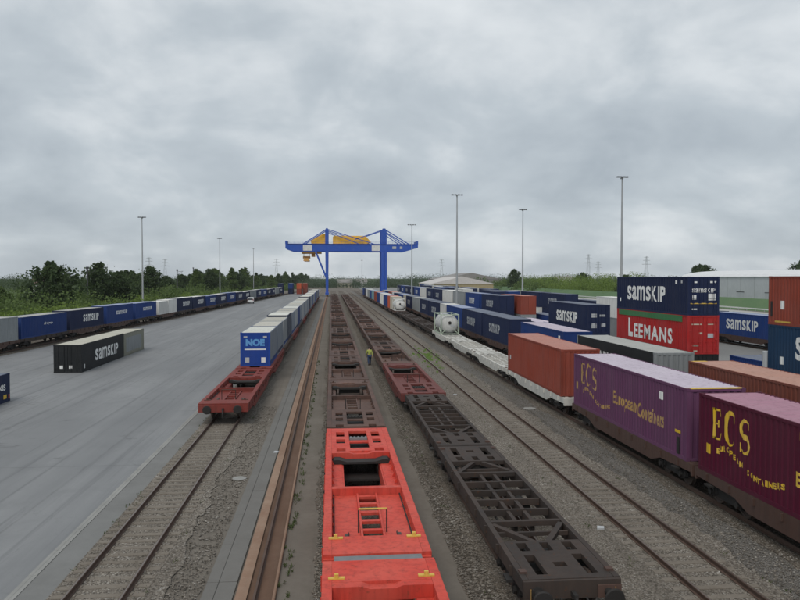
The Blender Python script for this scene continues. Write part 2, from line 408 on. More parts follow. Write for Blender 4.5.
def print_on(parent, name, polys, face, mat, W_, breaks=None, lift=.005):
    """polys = (verts[(u,z)], faces) with u along the local y (side faces) or x (end face)"""
    bm = bmesh.new(); vs = [bm.verts.new((u, z, 0)) for u, z in polys[0]]
    for f in polys[1]:
        try: bm.faces.new([vs[i] for i in f])
        except ValueError: pass
    if breaks:
        lo = min(u for u, z in polys[0]); hi = max(u for u, z in polys[0])
        for y, d in breaks:
            if lo < y < hi:
                bmesh.ops.bisect_plane(bm, geom=bm.verts[:] + bm.edges[:] + bm.faces[:], plane_co=(y, 0, 0), plane_no=(1, 0, 0))
    for v in bm.verts:
        u, z = v.co.x, v.co.y
        d = corr_at(breaks, u) if breaks else 0
        if face == 'L': v.co = (-W_/2 + d - lift, u, z)
        elif face == 'R': v.co = (W_/2 - d + lift, u, z)
        elif face == 'E': v.co = (u, -lift, z)
    me = bpy.data.meshes.new(name); bm.to_mesh(me); bm.free(); me.materials.append(mat)
    return link(bpy.data.objects.new(name, me), parent)
LM = {}
def lettering(parent, txt, face, c, z, w, h, mat, W_=2.44, breaks=None, bold=.02, shear=0., sp=1., lift=.005, name='lettering'):
    k = (txt, face, round(c, 3), z, w, h, mat.name, W_, bool(breaks), bold, shear, lift)
    if k in LM: return link(bpy.data.objects.new(name, LM[k]), parent)
    v, f = text_mesh(txt, bold, shear, sp)
    sgn = -1 if face == 'L' else 1
    pts = [(c + sgn * (a - .5) * w, z + b * h) for a, b in v]
    o = print_on(parent, name, (pts, f), face, mat, W_, breaks, lift); LM[k] = o.data; return o
def patch(parent, name, face, c, z, w, h, mat, W_=2.44, breaks=None, lift=.005):
    return print_on(parent, name, ([(c-w/2, z), (c+w/2, z), (c+w/2, z+h), (c-w/2, z+h)], [(0, 1, 2, 3)]), face, mat, W_, breaks, lift)
# ------------------------------------------------------------------ the setting
def struct(name, mb, mat, **k):
    o = mb.build(name, mat, **k); o['kind'] = 'structure'; return o
struct('ground', MB().sheet(-7000, 7000, -60, 9000, -.06), grass)
struct('terminal_ground', MB().sheet(-52, 112, -20, 900, -.03), dirt)
LS = .046                                   # the left siding runs in towards the terminal at a slight angle
LH = -math.atan(LS)
def lx(y): return -38.1 + LS * (y - 92)     # centre line of the left siding
m = MB(); m.v += [(lx(-20) + 2.2, -20, 0), (-8.74, -20, 0), (-8.74, 560, 0), (lx(560) + 2.2, 560, 0)]; m.f.append((0, 1, 2, 3))
struct('asphalt_yard', m, asphalt)
m = MB(); m.v += [(lx(-20) - 8, -20, -.01), (lx(-20) + 2.2, -20, -.01), (lx(560) + 2.2, 560, -.01), (lx(560) - 8, 560, -.01)]; m.f.append((0, 1, 2, 3))
struct('siding_gravel', m, ballast_d)
m = MB(); m.v += [(lx(30) - 13.5, 30, 0.35), (lx(30) - 8, 30, -.005), (lx(260) - 8, 260, -.005), (lx(260) - 11.5, 260, .3)]; m.f.append((0, 1, 2, 3))
struct('sandy_bank', m, sand)
struct('concrete_strip', MB().sheet(-8.48, -7.62, -20, 560, 0), concrete)
struct('track_gravel', wob(-7.62, -4.7, 8, 560, .013, (0, .22)), ballast)
struct('gravel_bed', wob(-.55, 2.8, 8, 500, -.012, (.16, 0)), ballast_d)
struct('dirt_path', wob(2.72, 3.75, 8, 500, -.004, (.16, .2)), dirt)
struct('track_gravel', MB().sheet(3.4, 7.6, -20, 500, -.0125), ballast_d)
struct('gravel_bed', wob(7.6, 12.4, 8, 500, .013, (.18, .24)), ballast)
struct('gravel_path', MB().sheet(12.0, 13.75, -20, 500, -.008), greygravel)
struct('track_gravel', wob(13.7, 22.4, 8, 500, -.004, (.2, 0)), ballast_d)
struct('container_yard', MB().sheet(22.4, 88, -20, 700, -.008), yardcon)
struct('access_road', MB().sheet(88.3, 108, -20, 900, -.004), palecon)
# drain kerb between asphalt and concrete strip: single kerb stones
kb = tag(empty('drain_kerb', (-8.61, 0, 0)), kind='structure')
def kerb():
    return MB().prism([(-.125, -.06), (.125, -.06), (.125, .018), (.03, .018), (0, .004), (-.03, .018), (-.125, .018)], 'y', 0, 1.985)
for i in range(70):
    o = inst('kerb', 'kerb_stone', kerbm, kerb, kb); o.location = (random.uniform(-.006, .006), 12 + 2 * i, random.uniform(-.003, .003))
MB().box(-8.73, -8.49, 152, 560, -.05, .018).build('kerb_run', kerbm, None).parent = kb
kb.children[-1].matrix_parent_inverse = Matrix.Translation((8.61, 0, 0))
# walkway of concrete slabs beside the crane rail
wk = tag(empty('slab_walkway', (-3.1, 0, 0)), kind='structure')
for i in range(60):
    for j, (a, b) in enumerate(((-.42, -.09), (-.078, .43))):
        o = inst(('slab', j), 'slab', slabm, lambda a=a, b=b: MB().prism([(a, -.05), (b, -.05), (b, .022), (b - .012, .03), (a + .012, .03), (a, .022)], 'y', 0, 2.99), wk)
        o.location = (0, 12 + 3 * i, random.uniform(-.006, .006)); o.rotation_euler = (0, random.uniform(-.004, .004), 0)
MB().box(-.42, .43, 192, 500, -.05, .03).build('slab_run', slabm, wk)
# round cover lying in the gravel
tag(MB().lathe((-3.95, 32.0, -.01), (0, 0, 1), [(0, .3), (.035, .3), (.045, .27), (.045, .04), (.06, .03)], 24).build('manhole_cover', kerbm), 'pale round cover lying flat beside the slab walkway', 'manhole cover')
tag(MB().lathe((13.0, 47.6, -.012), (0, 0, 1), [(0, .42), (.03, .42), (.04, .38), (.04, .05), (.05, .04)], 24).build('manhole_cover', kerbm), 'pale round cover in the gravel beside the purple train', 'manhole cover')

# tracks
RAILP = [(-.07, .03), (.07, .03), (.07, .045), (.012, .06), (.012, .145), (.036, .155), (.036, .185), (.028, .192), (-.028, .192), (-.036, .185), (-.036, .155), (-.012, .145), (-.012, .06), (-.07, .045)]
def sleeper():
    m = MB().quadbox([(-1.26, -.14, -.12), (1.26, -.14, -.12), (1.26, .14, -.12), (-1.26, .14, -.12), (-1.24, -.115, .03), (1.24, -.115, .03), (1.24, .115, .03), (-1.24, .115, .03)])
    for s in (-1, 1):
        m.box(s*.75 - .15, s*.75 - .09, -.07, .07, .03, .055).box(s*.75 + .09, s*.75 + .15, -.07, .07, .03, .055)
    return m
def track(x, y0, y1, near=None, slope=0, stuff=None, label=None):
    t = tag(empty('railway_track', (x, 0, 0)), kind='structure')
    if slope: t.rotation_euler = (0, 0, -math.atan(slope))
    for s in (-1, 1):
        r = MB().prism([(a + s * .753, b) for a, b in RAILP], 'y', y0, y1).build('rail', railrust, t)
        MB().sheet(s * .753 - .024, s * .753 + .024, y0, y1, .1925).build('rail_head', railtop, r)
    if near:
        y = near[0]
        while y < near[1]:
            o = inst('sleeper', 'sleeper', sleeperm, sleeper, t); o.location = (random.uniform(-.015, .015), y, random.uniform(-.012, .008)); o.rotation_euler = (0, 0, random.uniform(-.008, .008)); y += .6
    if stuff:
        m = MB(); y = stuff[0]
        while y < stuff[1]: m.box(-1.25, 1.25, y - .12, y + .12, -.1, .03); y += .6
        tag(m.build('sleepers', sleeperm, t), kind='stuff')
    return t
track(-6.3, -10, 540, (15, 46), stuff=(46.2, 120))
track(1.2, -10, 520, None)
track(5.8, -10, 520, None)
track(10.6, -10, 520, (14, 170), stuff=(170.2, 420))
track(15.25, -10, 520, None)
track(20.1, -10, 520, None)
track(52.5, -10, 520, None)
t = track(lx(0), 40, 560, None, LS); t = track(lx(0) - 5.6, 40, 420, None, LS)
# crane rails in their rusty troughs
def crane_rail(x, y0, y1):
    t = tag(empty('crane_rail', (x, 0, 0)), kind='structure')
    MB().box(-.46, .5, y0, y1, -.05, .012).build('trough_bed', channel, t)
    MB().prism([(-.52, -.05), (-.44, -.05), (-.44, .05), (-.2, .06), (-.2, .085), (-.5, .085), (-.52, .06)], 'y', y0, y1).build('trough_edge', chedge, t)
    MB().prism([(.48, -.05), (.56, -.05), (.56, .07), (.54, .085), (.5, .085), (.48, .07)], 'y', y0, y1).build('trough_edge', chedge, t)
    MB().prism([(a + .02, b - .015) for a, b in RAILP], 'y', y0, y1).build('rail', railrust, t)
crane_rail(-2.08, -10, 540); crane_rail(24.6, 0, 540)

# loose stones on the gravel near the camera
def stones(name, areas, n, smin, smax, mat):
    base = np.array([(1, 0, 0), (-1, 0, 0), (0, 1, 0), (0, -1, 0), (0, 0, 1), (0, 0, -1)], float)
    tri = np.array([(0,2,4),(2,1,4),(1,3,4),(3,0,4),(2,0,5),(1,2,5),(3,1,5),(0,3,5)])
    P_ = []
    wts = np.array([(b - a) * q for a, b, c, d, q in areas]); wts /= wts.sum()
    for (a, b, c, d, q), w in zip(areas, wts):
        k = int(n * w); u = rng.random(k)
        y = c * (d / c) ** u                       # denser close to the camera
        P_.append(np.stack([a + (b - a) * rng.random(k), y, np.full(k, .01)], 1))
    P_ = np.concatenate(P_); k = len(P_); s = smin + (smax - smin) * rng.random(k) ** 2
    V = base[None] * s[:, None, None] * (.6 + .7 * rng.random((k, 6, 3)))
    V[:, :, 2] *= .7
    an = rng.random(k) * 6.28; ca, sa = np.cos(an), np.sin(an)
    x = V[:, :, 0] * ca[:, None] - V[:, :, 1] * sa[:, None]; y = V[:, :, 0] * sa[:, None] + V[:, :, 1] * ca[:, None]
    V[:, :, 0] = x; V[:, :, 1] = y; V += P_[:, None]
    F = (tri[None] + (np.arange(k) * 6)[:, None, None]).reshape(-1, 3)
    me = bpy.data.meshes.new(name); me.from_pydata(V.reshape(-1, 3).tolist(), [], F.tolist()); me.materials.append(mat)
    return tag(link(bpy.data.objects.new(name, me)), 'loose grey ballast stones strewn between the tracks', 'ballast', kind='stuff')
stonem = gravel('stone', (.19, .168, .142), (.32, .295, .26), (.5, .485, .46), 9.)
stones('ballast_stones', [(-7.6, -4.8, 15, 60, .7), (7.6, 12.4, 15, 80, 1.), (3.7, 4.5, 15, 70, 1.6), (12.4, 14.2, 18, 70, .35), (-4.8, -3.6, 16, 50, .5), (-.5, .2, 16, 50, .6), (2.5, 3.1, 16, 60, .6)], 80000, .016, .05, stonem)
# grass and weeds
def tufts(name, label, spots, mat, blades=26, h=.22):
    m = MB()
    for (x, y, r, k) in spots:
        for _ in range(k):
            a = random.random() * 6.28; q = r * math.sqrt(random.random()); px, py = x + math.cos(a) * q * .6, y + math.sin(a) * q * 2.2
            hh = h * random.uniform(.4, 1.1); w = random.uniform(.012, .03); t = random.random() * 6.28; le = random.uniform(.02, .14)
            b = len(m.v); m.v += [(px - math.cos(t) * w, py - math.sin(t) * w, -.01), (px + math.cos(t) * w, py + math.sin(t) * w, -.01), (px + math.sin(t) * le, py + le * math.cos(t), hh)]; m.f.append((b, b+1, b+2))
    return tag(m.build(name, mat), label, 'grass', kind='stuff')
weed = leafmat('weed', (.17, .3, .06), (.23, .36, .09), (.13, .22, .05))
moss = leafmat('moss_weed', (.08, .11, .04), (.1, .12, .05), (.07, .08, .035))
tufts('weed_patch', 'bright green weeds growing between the rails of the empty track', [(10.3 + random.gauss(0, .75), 80 + random.gauss(0, 5.5), random.uniform(.1, .42), random.randint(12, 60)) for _ in range(75)], weed, h=.2)
tufts('weeds', 'small dull weeds along the trough and rails', [(-1.42 + random.uniform(-.08, .22), 17 + 60 * random.random() ** 1.3, random.uniform(.04, .16), random.randint(3, 16)) for _ in range(150)] + [(random.choice((-7.5, -4.9, 9.0, 12.3, 2.5, 4.2)) + random.uniform(-.2, .2), 17 + 70 * random.random() ** 1.4, .12, 9) for _ in range(110)], moss, h=.09)
# small white litter on the gravel
for (x, y, lab) in ((9.0, 53.5, 'small white scrap of litter by the left rail of the empty track'), (9.15, 24.4, 'small pale scrap of litter between the rails of the empty track'), (-2.75, 36.6, 'small pale scrap lying on the slab walkway')):
    tag(MB().prism([(x-.14, y-.1), (x+.1, y-.13), (x+.16, y+.07), (x-.05, y+.14)], 'z', .0, .07).build('litter', letg), lab, 'litter')
# ------------------------------------------------------------------ wagons
def wheelset(m, y):
    for s in (-1, 1):
        m.lathe((s*.70, y, .645), (s, 0, 0), [(0, .47), (.02, .5), (.03, .455), (.13, .45), (.135, .38), (.10, .35), (.1, .13), (.16, .12), (.17, .05)], 18)
    m.tube((-.7, y, .645), (.7, y, .645), .075, n=8)
def bogie_frame():
    m = MB()
    for s in (-1, 1):
        m.prism([(-1.35, .62), (-1.35, .78), (-.6, .82), (-.45, .9), (.45, .9), (.6, .82), (1.35, .78), (1.35, .62), (.55, .5), (-.55, .5)], 'x', s*.98 - .06, s*.98 + .06)
        for q in (-.9, .9):
            m.box(s*1.0 - .11, s*1.0 + .13, q - .17, q + .17, .5, .78)
            m.tube((s*1.04, q - .26, .62), (s*1.04, q - .26, .84), .075, n=8); m.tube((s*1.04, q + .26, .62), (s*1.04, q + .26, .84), .075, n=8)
            m.tube((s*1.1, q, .645), (s*1.2, q, .645), .11, n=10)
    m.box(-1.0, 1.0, -.3, .3, .55, .85)
    return m
def bogie(root, y, near=True):
    if near:
        b = inst('bogie', 'bogie', black, bogie_frame, root); b.location = (0, y, 0)
        for q in (-.9, .9):
            w = inst('wheelset', 'wheelset', wheelm, lambda: (lambda m: (wheelset(m, 0), m)[1])(MB()), b, True); w.location = (0, q, 0)
    else:
        def f():
            m = bogie_frame(); wheelset(m, -.9); wheelset(m, .9); return m
        b = inst('bogiefar', 'bogie', black, f, root); b.location = (0, y, 0)
    return b
def buffer_kit(k, y, mat, s=-1):
    for x in (-.87, .87):
        k.part('buffer', black, True).lathe((x, y, 1.0), (0, s, 0), [(0, .16), (.05, .16), (.06, .1), (.3, .095), (.3, .13), (.44, .13), (.44, .23), (.47, .25), (.5, .22)], 16)
    k.part('coupling', black).bar((0, y, .98), (0, y + s*.3, .98), .1, .12).bar((0, y + s*.28, .98), (0, y + s*.36, .74), .06).bar((0, y + s*.36, .74), (0, y + s*.33, .5), .08)
HW = 1.45
def pocket_kit(mat, order, buffers=False, sm=None, saddle=True, trim=None):
    trim = trim or (yellow if mat is redw else rustw)
    """twin pocket wagon half; order lists the bays from the near end"""
    k = Kit(); Lg = 16.45; D = 1.3; sm = sm or black; pin = .8 if mat is redw else .98
    for s in (-1, 1):
        k.part('side_beam', mat).prism([(0, .82), (0, D), (Lg, D), (Lg, .82), (Lg-2.6, .72), (Lg-3.4, .5), (3.4, .5), (2.6, .72)], 'x', min(s*HW, s*(HW-.24)), max(s*HW, s*(HW-.24)))
        rib = k.part('stiffener', mat)
        y = .6
        while y < Lg - .3: rib.box(min(s*HW, s*(HW+.035)), max(s*HW, s*(HW+.035)), y, y + .06, .86, D - .05); y += 1.25
    IN = HW - .245
    for s in (-1, 1):
        gs = k.part('gussets', mat)
        for yy in np.arange(2.0, Lg - 1, .95): gs.prism([(s*(IN + .002), 1.0), (s*(IN - .11), 1.0), (s*(IN + .002), 1.22)], 'y', yy, yy + .025)
        tr = k.part('tie_rings', black)
        for yy in np.arange(1.9, Lg - 1.2, 2.4): tr.box(min(s*(HW+.002), s*(HW+.05)), max(s*(HW+.002), s*(HW+.05)), yy, yy + .14, .98, 1.06)
        k.part('brake_pipe', black).tube((s*(IN - .06), 1.6, 1.07), (s*(IN - .06), 6.2, 1.07), .025, n=6)
    y = 0
    for b in order:
        if b == 'plate':
            ln = 1.35
            k.part('end_plate', mat).box(-IN, IN, y + .01, y + ln, D - .13, D - .004)
            k.part('headstock', mat).box(-HW + .02, HW - .02, y - .12, y + .008, .8, D - .1)
            for s in (-1, 1):
                sp = k.part('spigot', trim); yy = y + ln - .16 if order[0] == 'plate' else y + .2
                sp.box(s*1.1 - .2, s*1.1 + .2, yy - .05, yy + .07, D - .003, D + .03).box(s*1.1 - .05, s*1.1 + .05, yy - .04, yy + .05, D + .03, D + .12)
        elif b == 'tray':
            ln = 5.05
            for s in (-1, 1):
                k.part('tray_floor', mat).box(min(s*.36, s*IN), max(s*.36, s*IN), y + .012, y + ln - .25, .98, 1.04)
                k.part('ladder_rail', mat).box(min(s*.29, s*.355), max(s*.29, s*.355), y + .012, y + ln - .25, .94, 1.12)
            for i in range(6):
                yy = y + .15 + i * .86; k.part('ladder_rung', mat).box(-.288, .288, yy, yy + .2, 1.0, 1.09)
            k.part('cross_beam', mat).box(-IN, IN, y + ln - .24, y + ln, .8, D - .01)
            hr = k.part('handrail', trim)
            hr.tube((-.42, y + 1.0, 1.75), (.42, y + 1.0, 1.75), .03, n=6)
            hr2 = k.part('handrail_post', black)
            for s in (-1, 1): hr2.tube((s*.42, y + 1.0, 1.05), (s*.42, y + 1.0, 1.72), .022, n=6)
        elif b == 'pocket':
            ln = 5.3
            for s in (-1, 1):
                k.part('pocket_ledge', mat).box(min(s*pin, s*IN), max(s*pin, s*IN), y + .012, y + ln - .32, .9, .98)
                k.part('pocket_wall', mat).box(min(s*(pin-.06), s*(pin-.002)), max(s*(pin-.06), s*(pin-.002)), y + .012, y + ln - .32, .35, .95)
            ys = y + ln - 1.0 if saddle else y + .35
            sd_ = k.part('saddle', black, True)
            sd_.prism([(-1.15, .985), (-1.2, 1.08), (-1.1, 1.17), (-.9, 1.17), (-.6, 1.08), (.6, 1.08), (.9, 1.17), (1.1, 1.17), (1.2, 1.08), (1.15, .985)], 'y', ys, ys + .55)
            k.part('pocket_floor', sm).box(-.735, .735, ys - .3 if saddle else ys, ys + .6, .36, .44)
            k.part('cross_beam', mat).prism([(-IN, D - .35), (IN, D - .35), (IN, D - .005), (.5, D - .005), (.3, D - .07), (-.3, D - .07), (-.5, D - .005), (-IN, D - .005)], 'y', y + ln - .3, y + ln)
        elif b == 'deck':
            ln = Lg - 1.35 - 5.05 - 5.3
            e0, e1 = y + .01, y + ln
            P0 = k.part('end_deck', mat)
            xs = [(-IN, -.98), (-.48, -.36), (.36, .48), (.98, IN)]
            for a, b_ in ((-IN, -1.0), (1.0, IN)): P0.box(a, b_, e0, e1, D - .12, D - .004)
            for s in (-1, 1):
                P0.box(min(s*.42, s*.62), max(s*.42, s*.62), e0, e1, D - .12, D - .004)
                P0.box(min(s*.62, s*1.0), max(s*.62, s*1.0), e0 + .5, e0 + 1.5, D - .12, D - .004)
                P0.box(min(s*.62, s*1.0), max(s*.62, s*1.0), e1 - .9, e1, D - .12, D - .004)
                P0.box(min(s*.62, s*1.0), max(s*.62, s*1.0), e0 + 2.3, e0 + 2.9, D - .12, D - .004)
            P0.box(-.42, .42, e0, e0 + .55, D - .12, D - .004); P0.box(-.42, .42, e1 - .7, e1, D - .12, D - .004); P0.box(-.42, .42, e0 + 1.9, e0 + 2.3, D - .12, D - .06)
            c = k.part('articulation_cover', greybar if mat is redw else black); c.box(-.4, .4, e0 + 2.32, e0 + 2.62, D - .1, D + .02)
            for i in range(5): c.box(-.38 + i*.17, -.30 + i*.17, e0 + 2.34, e0 + 2.6, D + .02, D + .06)
            k.part('under_frame', black).box(-.95, .95, e0 + .3, e1 - .3, .92, 1.0)
            k.part('headstock', mat).box(-HW + .02, HW - .02, e1 + .002 if order[-1] == 'deck' else e0 - .12, e1 + .1 if order[-1] == 'deck' else e0 - .01, .8, D - .06)
        y += ln
    if buffers: buffer_kit(k, 0, mat)
    return k
def skeleton_kit(mat, Lg=14.2, buffers=False, fish=False, sill=None):
    """open-frame flat wagon half: end decks with slots, diagonal braces, cross bearers and a twin spine"""
    k = Kit(); D = 1.3; hw = 1.22; IN = hw - .16; sill = sill or mat
    for s in (-1, 1):
        pr = [(0, .98), (0, D), (Lg, D), (Lg, .98), (Lg-2.7, .9), (Lg-3.6, .62 if fish else .84), (3.6, .62 if fish else .84), (2.7, .9)]
        k.part('side_sill', sill).prism(pr, 'x', min(s*hw, s*(hw-.15)), max(s*hw, s*(hw-.15)))
        st = k.part('stiffener', sill)
        y = 1.0
        while y < Lg - .8: st.box(min(s*hw, s*(hw+.07)), max(s*hw, s*(hw+.07)), y, y + .07, 1.0, D - .06); y += 1.55
    T0, T1 = D - .16, D - .004
    for e in (0, 1):
        def Y(a): return a if e == 0 else Lg - a
        def B(p, x0, x1, a, b, z0=T0, z1=T1): p.box(x0, x1, min(Y(a), Y(b)), max(Y(a), Y(b)), z0, z1)
        p = k.part('end_deck', mat)
        B(p, -IN, IN, .01, .28); B(p, -IN, -.78, .28, 2.6); B(p, .78, IN, .28, 2.6); B(p, -.5, -.16, .28, 1.55); B(p, .16, .5, .28, 1.55)
        B(p, -.16, .16, .28, .75); B(p, -.16, .16, 1.05, 1.55); B(p, -.78, .78, 1.55, 1.85); B(p, -.5, -.12, 1.85, 2.45); B(p, .12, .5, 1.85, 2.45); B(p, -.78, .78, 2.45, 2.6)
        br = k.part('diagonal_brace', mat)
        for s in (-1, 1):
            br.bar((s*.2, Y(2.62), D - .1), (s*(IN - .02), Y(4.15), D - .1), .17, .15)
        B(k.part('cross_bearer', mat), -IN, IN, 4.25, 4.4)
        B(k.part('cross_bearer', mat), -IN, IN, 3.5, 3.58, D - .2, D - .08)
        k.part('headstock', mat).box(-hw + .01, hw - .01, min(Y(-.1), Y(.006)), max(Y(-.1), Y(.006)), .84, D - .02)
        lv = k.part('brake_gear', black); B(lv, -.4, .4, 2.7, 3.3, .8, .95); lv.tube((-.9, Y(3.1), .9), (.9, Y(3.1), .9), .06, n=8)
        for s in (-1, 1):
            sp = k.part('spigot', rustw); B(sp, s*1.1 - .09, s*1.1 + .09, .35, .55, D - .003, D + .05)
            B(k.part('step', black), min(s*hw, s*(hw+.16)), max(s*hw, s*(hw+.16)), .9, 1.35, .86, .92)
    for i, yy in enumerate(np.linspace(5.5, Lg - 5.5, 4)):
        k.part('cross_bearer', mat).box(-IN, IN, yy - .05, yy + .05, D - .24, D - .03)
    for s in (-1, 1):
        k.part('spine', mat).box(min(s*.2, s*.32), max(s*.2, s*.32), 4.41, Lg - 4.41, D - .4, D - .06)
    k.part('air_pipe', black).tube((-.62, 4.4, 1.0), (-.62, Lg - 4.4, 1.0), .04, n=6)
    k.part('brake_cylinder', black, True).tube((.62, Lg/2 - .5, .9), (.62, Lg/2 + .5, .9), .19, n=12)
    if buffers:
        buffer_kit(k, -.1, mat)
        for x in (-.3, .34):
            hz_ = k.part('brake_hose', black, True); pr = [(x, -.12, .86), (x + .02, -.24, .8), (x + .05, -.3, .62), (x + .12, -.3, .48), (x + .2, -.26, .44)]
            for a, b in zip(pr, pr[1:]): hz_.tube(a, b, .026, n=8)
        for s in (-1, 1): k.part('end_handle', brass).tube((s*1.05, -.16, .7), (s*1.05, -.16, 1.12), .018, n=6)
        k.part('lamp_bracket', rustw).box(.62, 1.2, -.16, -.11, .86, 1.16)
    return k
PROT = {}
def wagon(kind, label, x, y, near=True, rz=0, cat='rail wagon', group=None):
    """kind: key of a wagon recipe; y is the near end"""
    key = (kind, near)
    if key not in PROT:
        fn, name, Lg, bog = RECIPE[kind]
        r = empty(name); k = fn()
        jn = {mm.name: ('under_gear' if mm is black else 'spigot' if mm is yellow else 'frame') for mm in MATS.values()}
        k.emit(r, None if near else jn)
        for b in bog: bogie(r, b, near)
        PROT[key] = r; o = r
    else: o = clone(PROT[key])
    o.location = (x, y, 0); o.rotation_euler = (0, 0, rz)
    tag(o, label, cat, group); return o
A_ = ('plate', 'tray', 'pocket', 'deck'); B_ = ('deck', 'tray', 'pocket', 'plate'); C_ = ('deck', 'tray', 'pocket', 'plate')
RECIPE = {
 'redA': (lambda: pocket_kit(redw, A_), 'pocket_wagon', 16.45, (1.2, 14.4)),
 'red0': (lambda: pocket_kit(redw, ('deck', 'tray', 'pocket', 'plate'), saddle=False), 'pocket_wagon', 16.45, (2, 15.2)),
 'brownA': (lambda: pocket_kit(pinkw, A_, sm=black), 'pocket_wagon', 16.45, (1.2, 14.4)),
 'brownB': (lambda: pocket_kit(pinkw, B_, sm=black), 'pocket_wagon', 16.45, (2, 15.2)),
 'darkA': (lambda: pocket_kit(brownw, A_, sm=black), 'pocket_wagon', 16.45, (1.2, 14.4)),
 'darkB': (lambda: pocket_kit(brownw, B_, sm=black), 'pocket_wagon', 16.45, (2, 15.2)),
 'dirtyredA': (lambda: pocket_kit(redd, ('plate', 'tray', 'pocket', 'deck'), True, sm=black), 'pocket_wagon', 16.45, (2.2, 14.4)),
 'maroonB': (lambda: pocket_kit(redm, B_, sm=black), 'pocket_wagon', 16.45, (2, 15.2)),
 'dirtyredB': (lambda: pocket_kit(redd, B_, sm=black), 'pocket_wagon', 16.45, (2, 15.2)),
 'skel': (lambda: skeleton_kit(skelw), 'skeleton_wagon', 14.2, (1.9, 12.3)),
 'skelend': (lambda: skeleton_kit(skelw, 14.2, True), 'skeleton_wagon', 14.2, (1.9, 12.3)),
 'rust': (lambda: skeleton_kit(rustw, 14.3, False, True), 'flat_wagon', 14.3, (1.9, 12.4)),
 'rustend': (lambda: skeleton_kit(rustw, 14.3, False, True), 'flat_wagon', 14.3, (1.9, 12.4)),
 'white': (lambda: skeleton_kit(whitew, 14.3, False, True), 'flat_wagon', 14.3, (1.9, 12.4)),
}
# track with the bright red wagons (x = 1.2)
T2 = 1.2; SP = 16.9
wagon('red0', 'bright red pocket wagon cut off by the bottom edge of the picture', T2, 19.2 - SP + .22)
g = MB(); g.box(T2 - 1.16, T2 + 1.16, 18.98, 19.35, 1.08, 1.27).box(T2 - .5, T2 - .3, 18.9, 19.42, .9, 1.08).box(T2 + .3, T2 + .5, 18.9, 19.42, .9, 1.08)
tag(g.build('gangway_plate', greybar), 'long grey bar across the gap between the two bright red wagons', 'coupling bar')
wagon('redA', 'bright red empty pocket wagon with ladder tray and open well, lower centre', T2, 19.2 + .22)
for i in range(1, 19):
    y = 19.2 + SP * i + .22
    far = y > 125
    col = 'brown' if i in (1, 2, 3, 6, 7, 10) else 'dark'
    lab = ('brown' if col == 'dark' else 'faded pinkish-brown') + ' empty pocket wagon, ' + ORD[i] + ' behind the bright red wagon on its track'
    wagon(col + ('A' if i % 2 == 0 else 'B'), lab, T2, y, not far, group='empty pocket wagons in line behind the bright red one')
# next track: umber skeleton wagons, then pocket wagons (x = 5.8)
T3 = 5.8
wagon('skelend', 'dark umber skeleton wagon with buffers, nearest of its train at lower right', T3, 17.35)
wagon('skel', 'dark umber skeleton wagon, second of its train', T3, 31.85)
y = 46.5
for i in range(1, 18):
    far = y > 125
    col = 'maroon' if i in (1,) else 'brown' if i in (2, 4, 5, 9) else 'dark'
    kk = col + ('B' if i % 2 else 'A')
    lab = {'maroon': 'dull dark red', 'brown': 'faded pinkish-brown', 'dark': 'brown'}[col] + ' empty pocket wagon, ' + ORD[i] + ' behind the two umber skeleton wagons'
    wagon(kk, lab, T3, y, not far, group='empty pocket wagons behind the skeleton wagons'); y += SP
# left track beside the asphalt (x = -6.3)
T1 = -6.3
wagon('dirtyredA', 'dull red empty pocket wagon in front of the blue-fronted swap body', T1, 43.7)
for i in range(1, 15):
    y = 43.7 + SP * i
    wagon('dirtyredB' if i % 2 else 'darkA', 'wagon under the swap bodies, ' + ORD[i] + ' behind the empty dull red one', T1, y, y < 110, group='wagons under the grey swap bodies')
# ------------------------------------------------------------------ containers
CW = 2.44
def corr_wall(a, b, z0, z1, x, s, axis='y', pitch=None, dep=None):
    """corrugated sheet; axis y: a long wall at x facing s; axis x: an end wall at y = x facing s"""
    m = MB(); br = corr_breaks(a, b); n = len(br)
    for z in (z0, z1):
        for u, d in br:
            m.v.append((x - s*d, u, z) if axis == 'y' else (u, x - s*d, z))
    for i in range(n - 1):
        f = (i, i+1, n+i+1, n+i)
        flip = (s < 0) if axis == 'y' else (s > 0)
        m.f.append(f[::-1] if flip else f)
    return m
def corr_roof(Lg, H):
    m = MB(); br = corr_breaks(.14, Lg - .14); n = len(br)
    for x in (-CW/2 + .07, CW/2 - .07):
        for u, d in br: m.v.append((x, u, H - .012 - d*.6))
    for i in range(n - 1): m.f.append((i, i+1, n+i+1, n+i)[::-1])
    return m
def frame_parts(Lg, H):
    d = {}
    h = CW/2
    def post(sx, y0): return MB().box(min(sx*h, sx*(h-.16)), max(sx*h, sx*(h-.16)), y0, y0 + .15, .125, H - .125)
    d['corner_post'] = [post(sx, y0) for sx in (-1, 1) for y0 in (.002, Lg - .152)]
    d['top_rail'] = [MB().box(min(s*(h-.003), s*(h-.075)), max(s*(h-.003), s*(h-.075)), .155, Lg - .155, H - .10, H - .004) for s in (-1, 1)]
    d['bottom_rail'] = [MB().box(min(s*(h-.003), s*(h-.075)), max(s*(h-.003), s*(h-.075)), .155, Lg - .155, .0, .15) for s in (-1, 1)]
    d['end_rail'] = [MB().box(-h + .165, h - .165, y0, y0 + .12, z0, z0 + .11) for y0 in (.012, Lg - .132) for z0 in (.004, H - .122)]
    return d
def castings(Lg, H):
    m = MB(); h = CW/2
    for sx in (-1, 1):
        for y0 in (-.006, Lg - .172):
            for z0 in (0, H - .118): m.box(min(sx*(h+.006), sx*(h-.16)), max(sx*(h+.006), sx*(h-.16)), y0, y0 + .178, z0, z0 + .122)
    return m
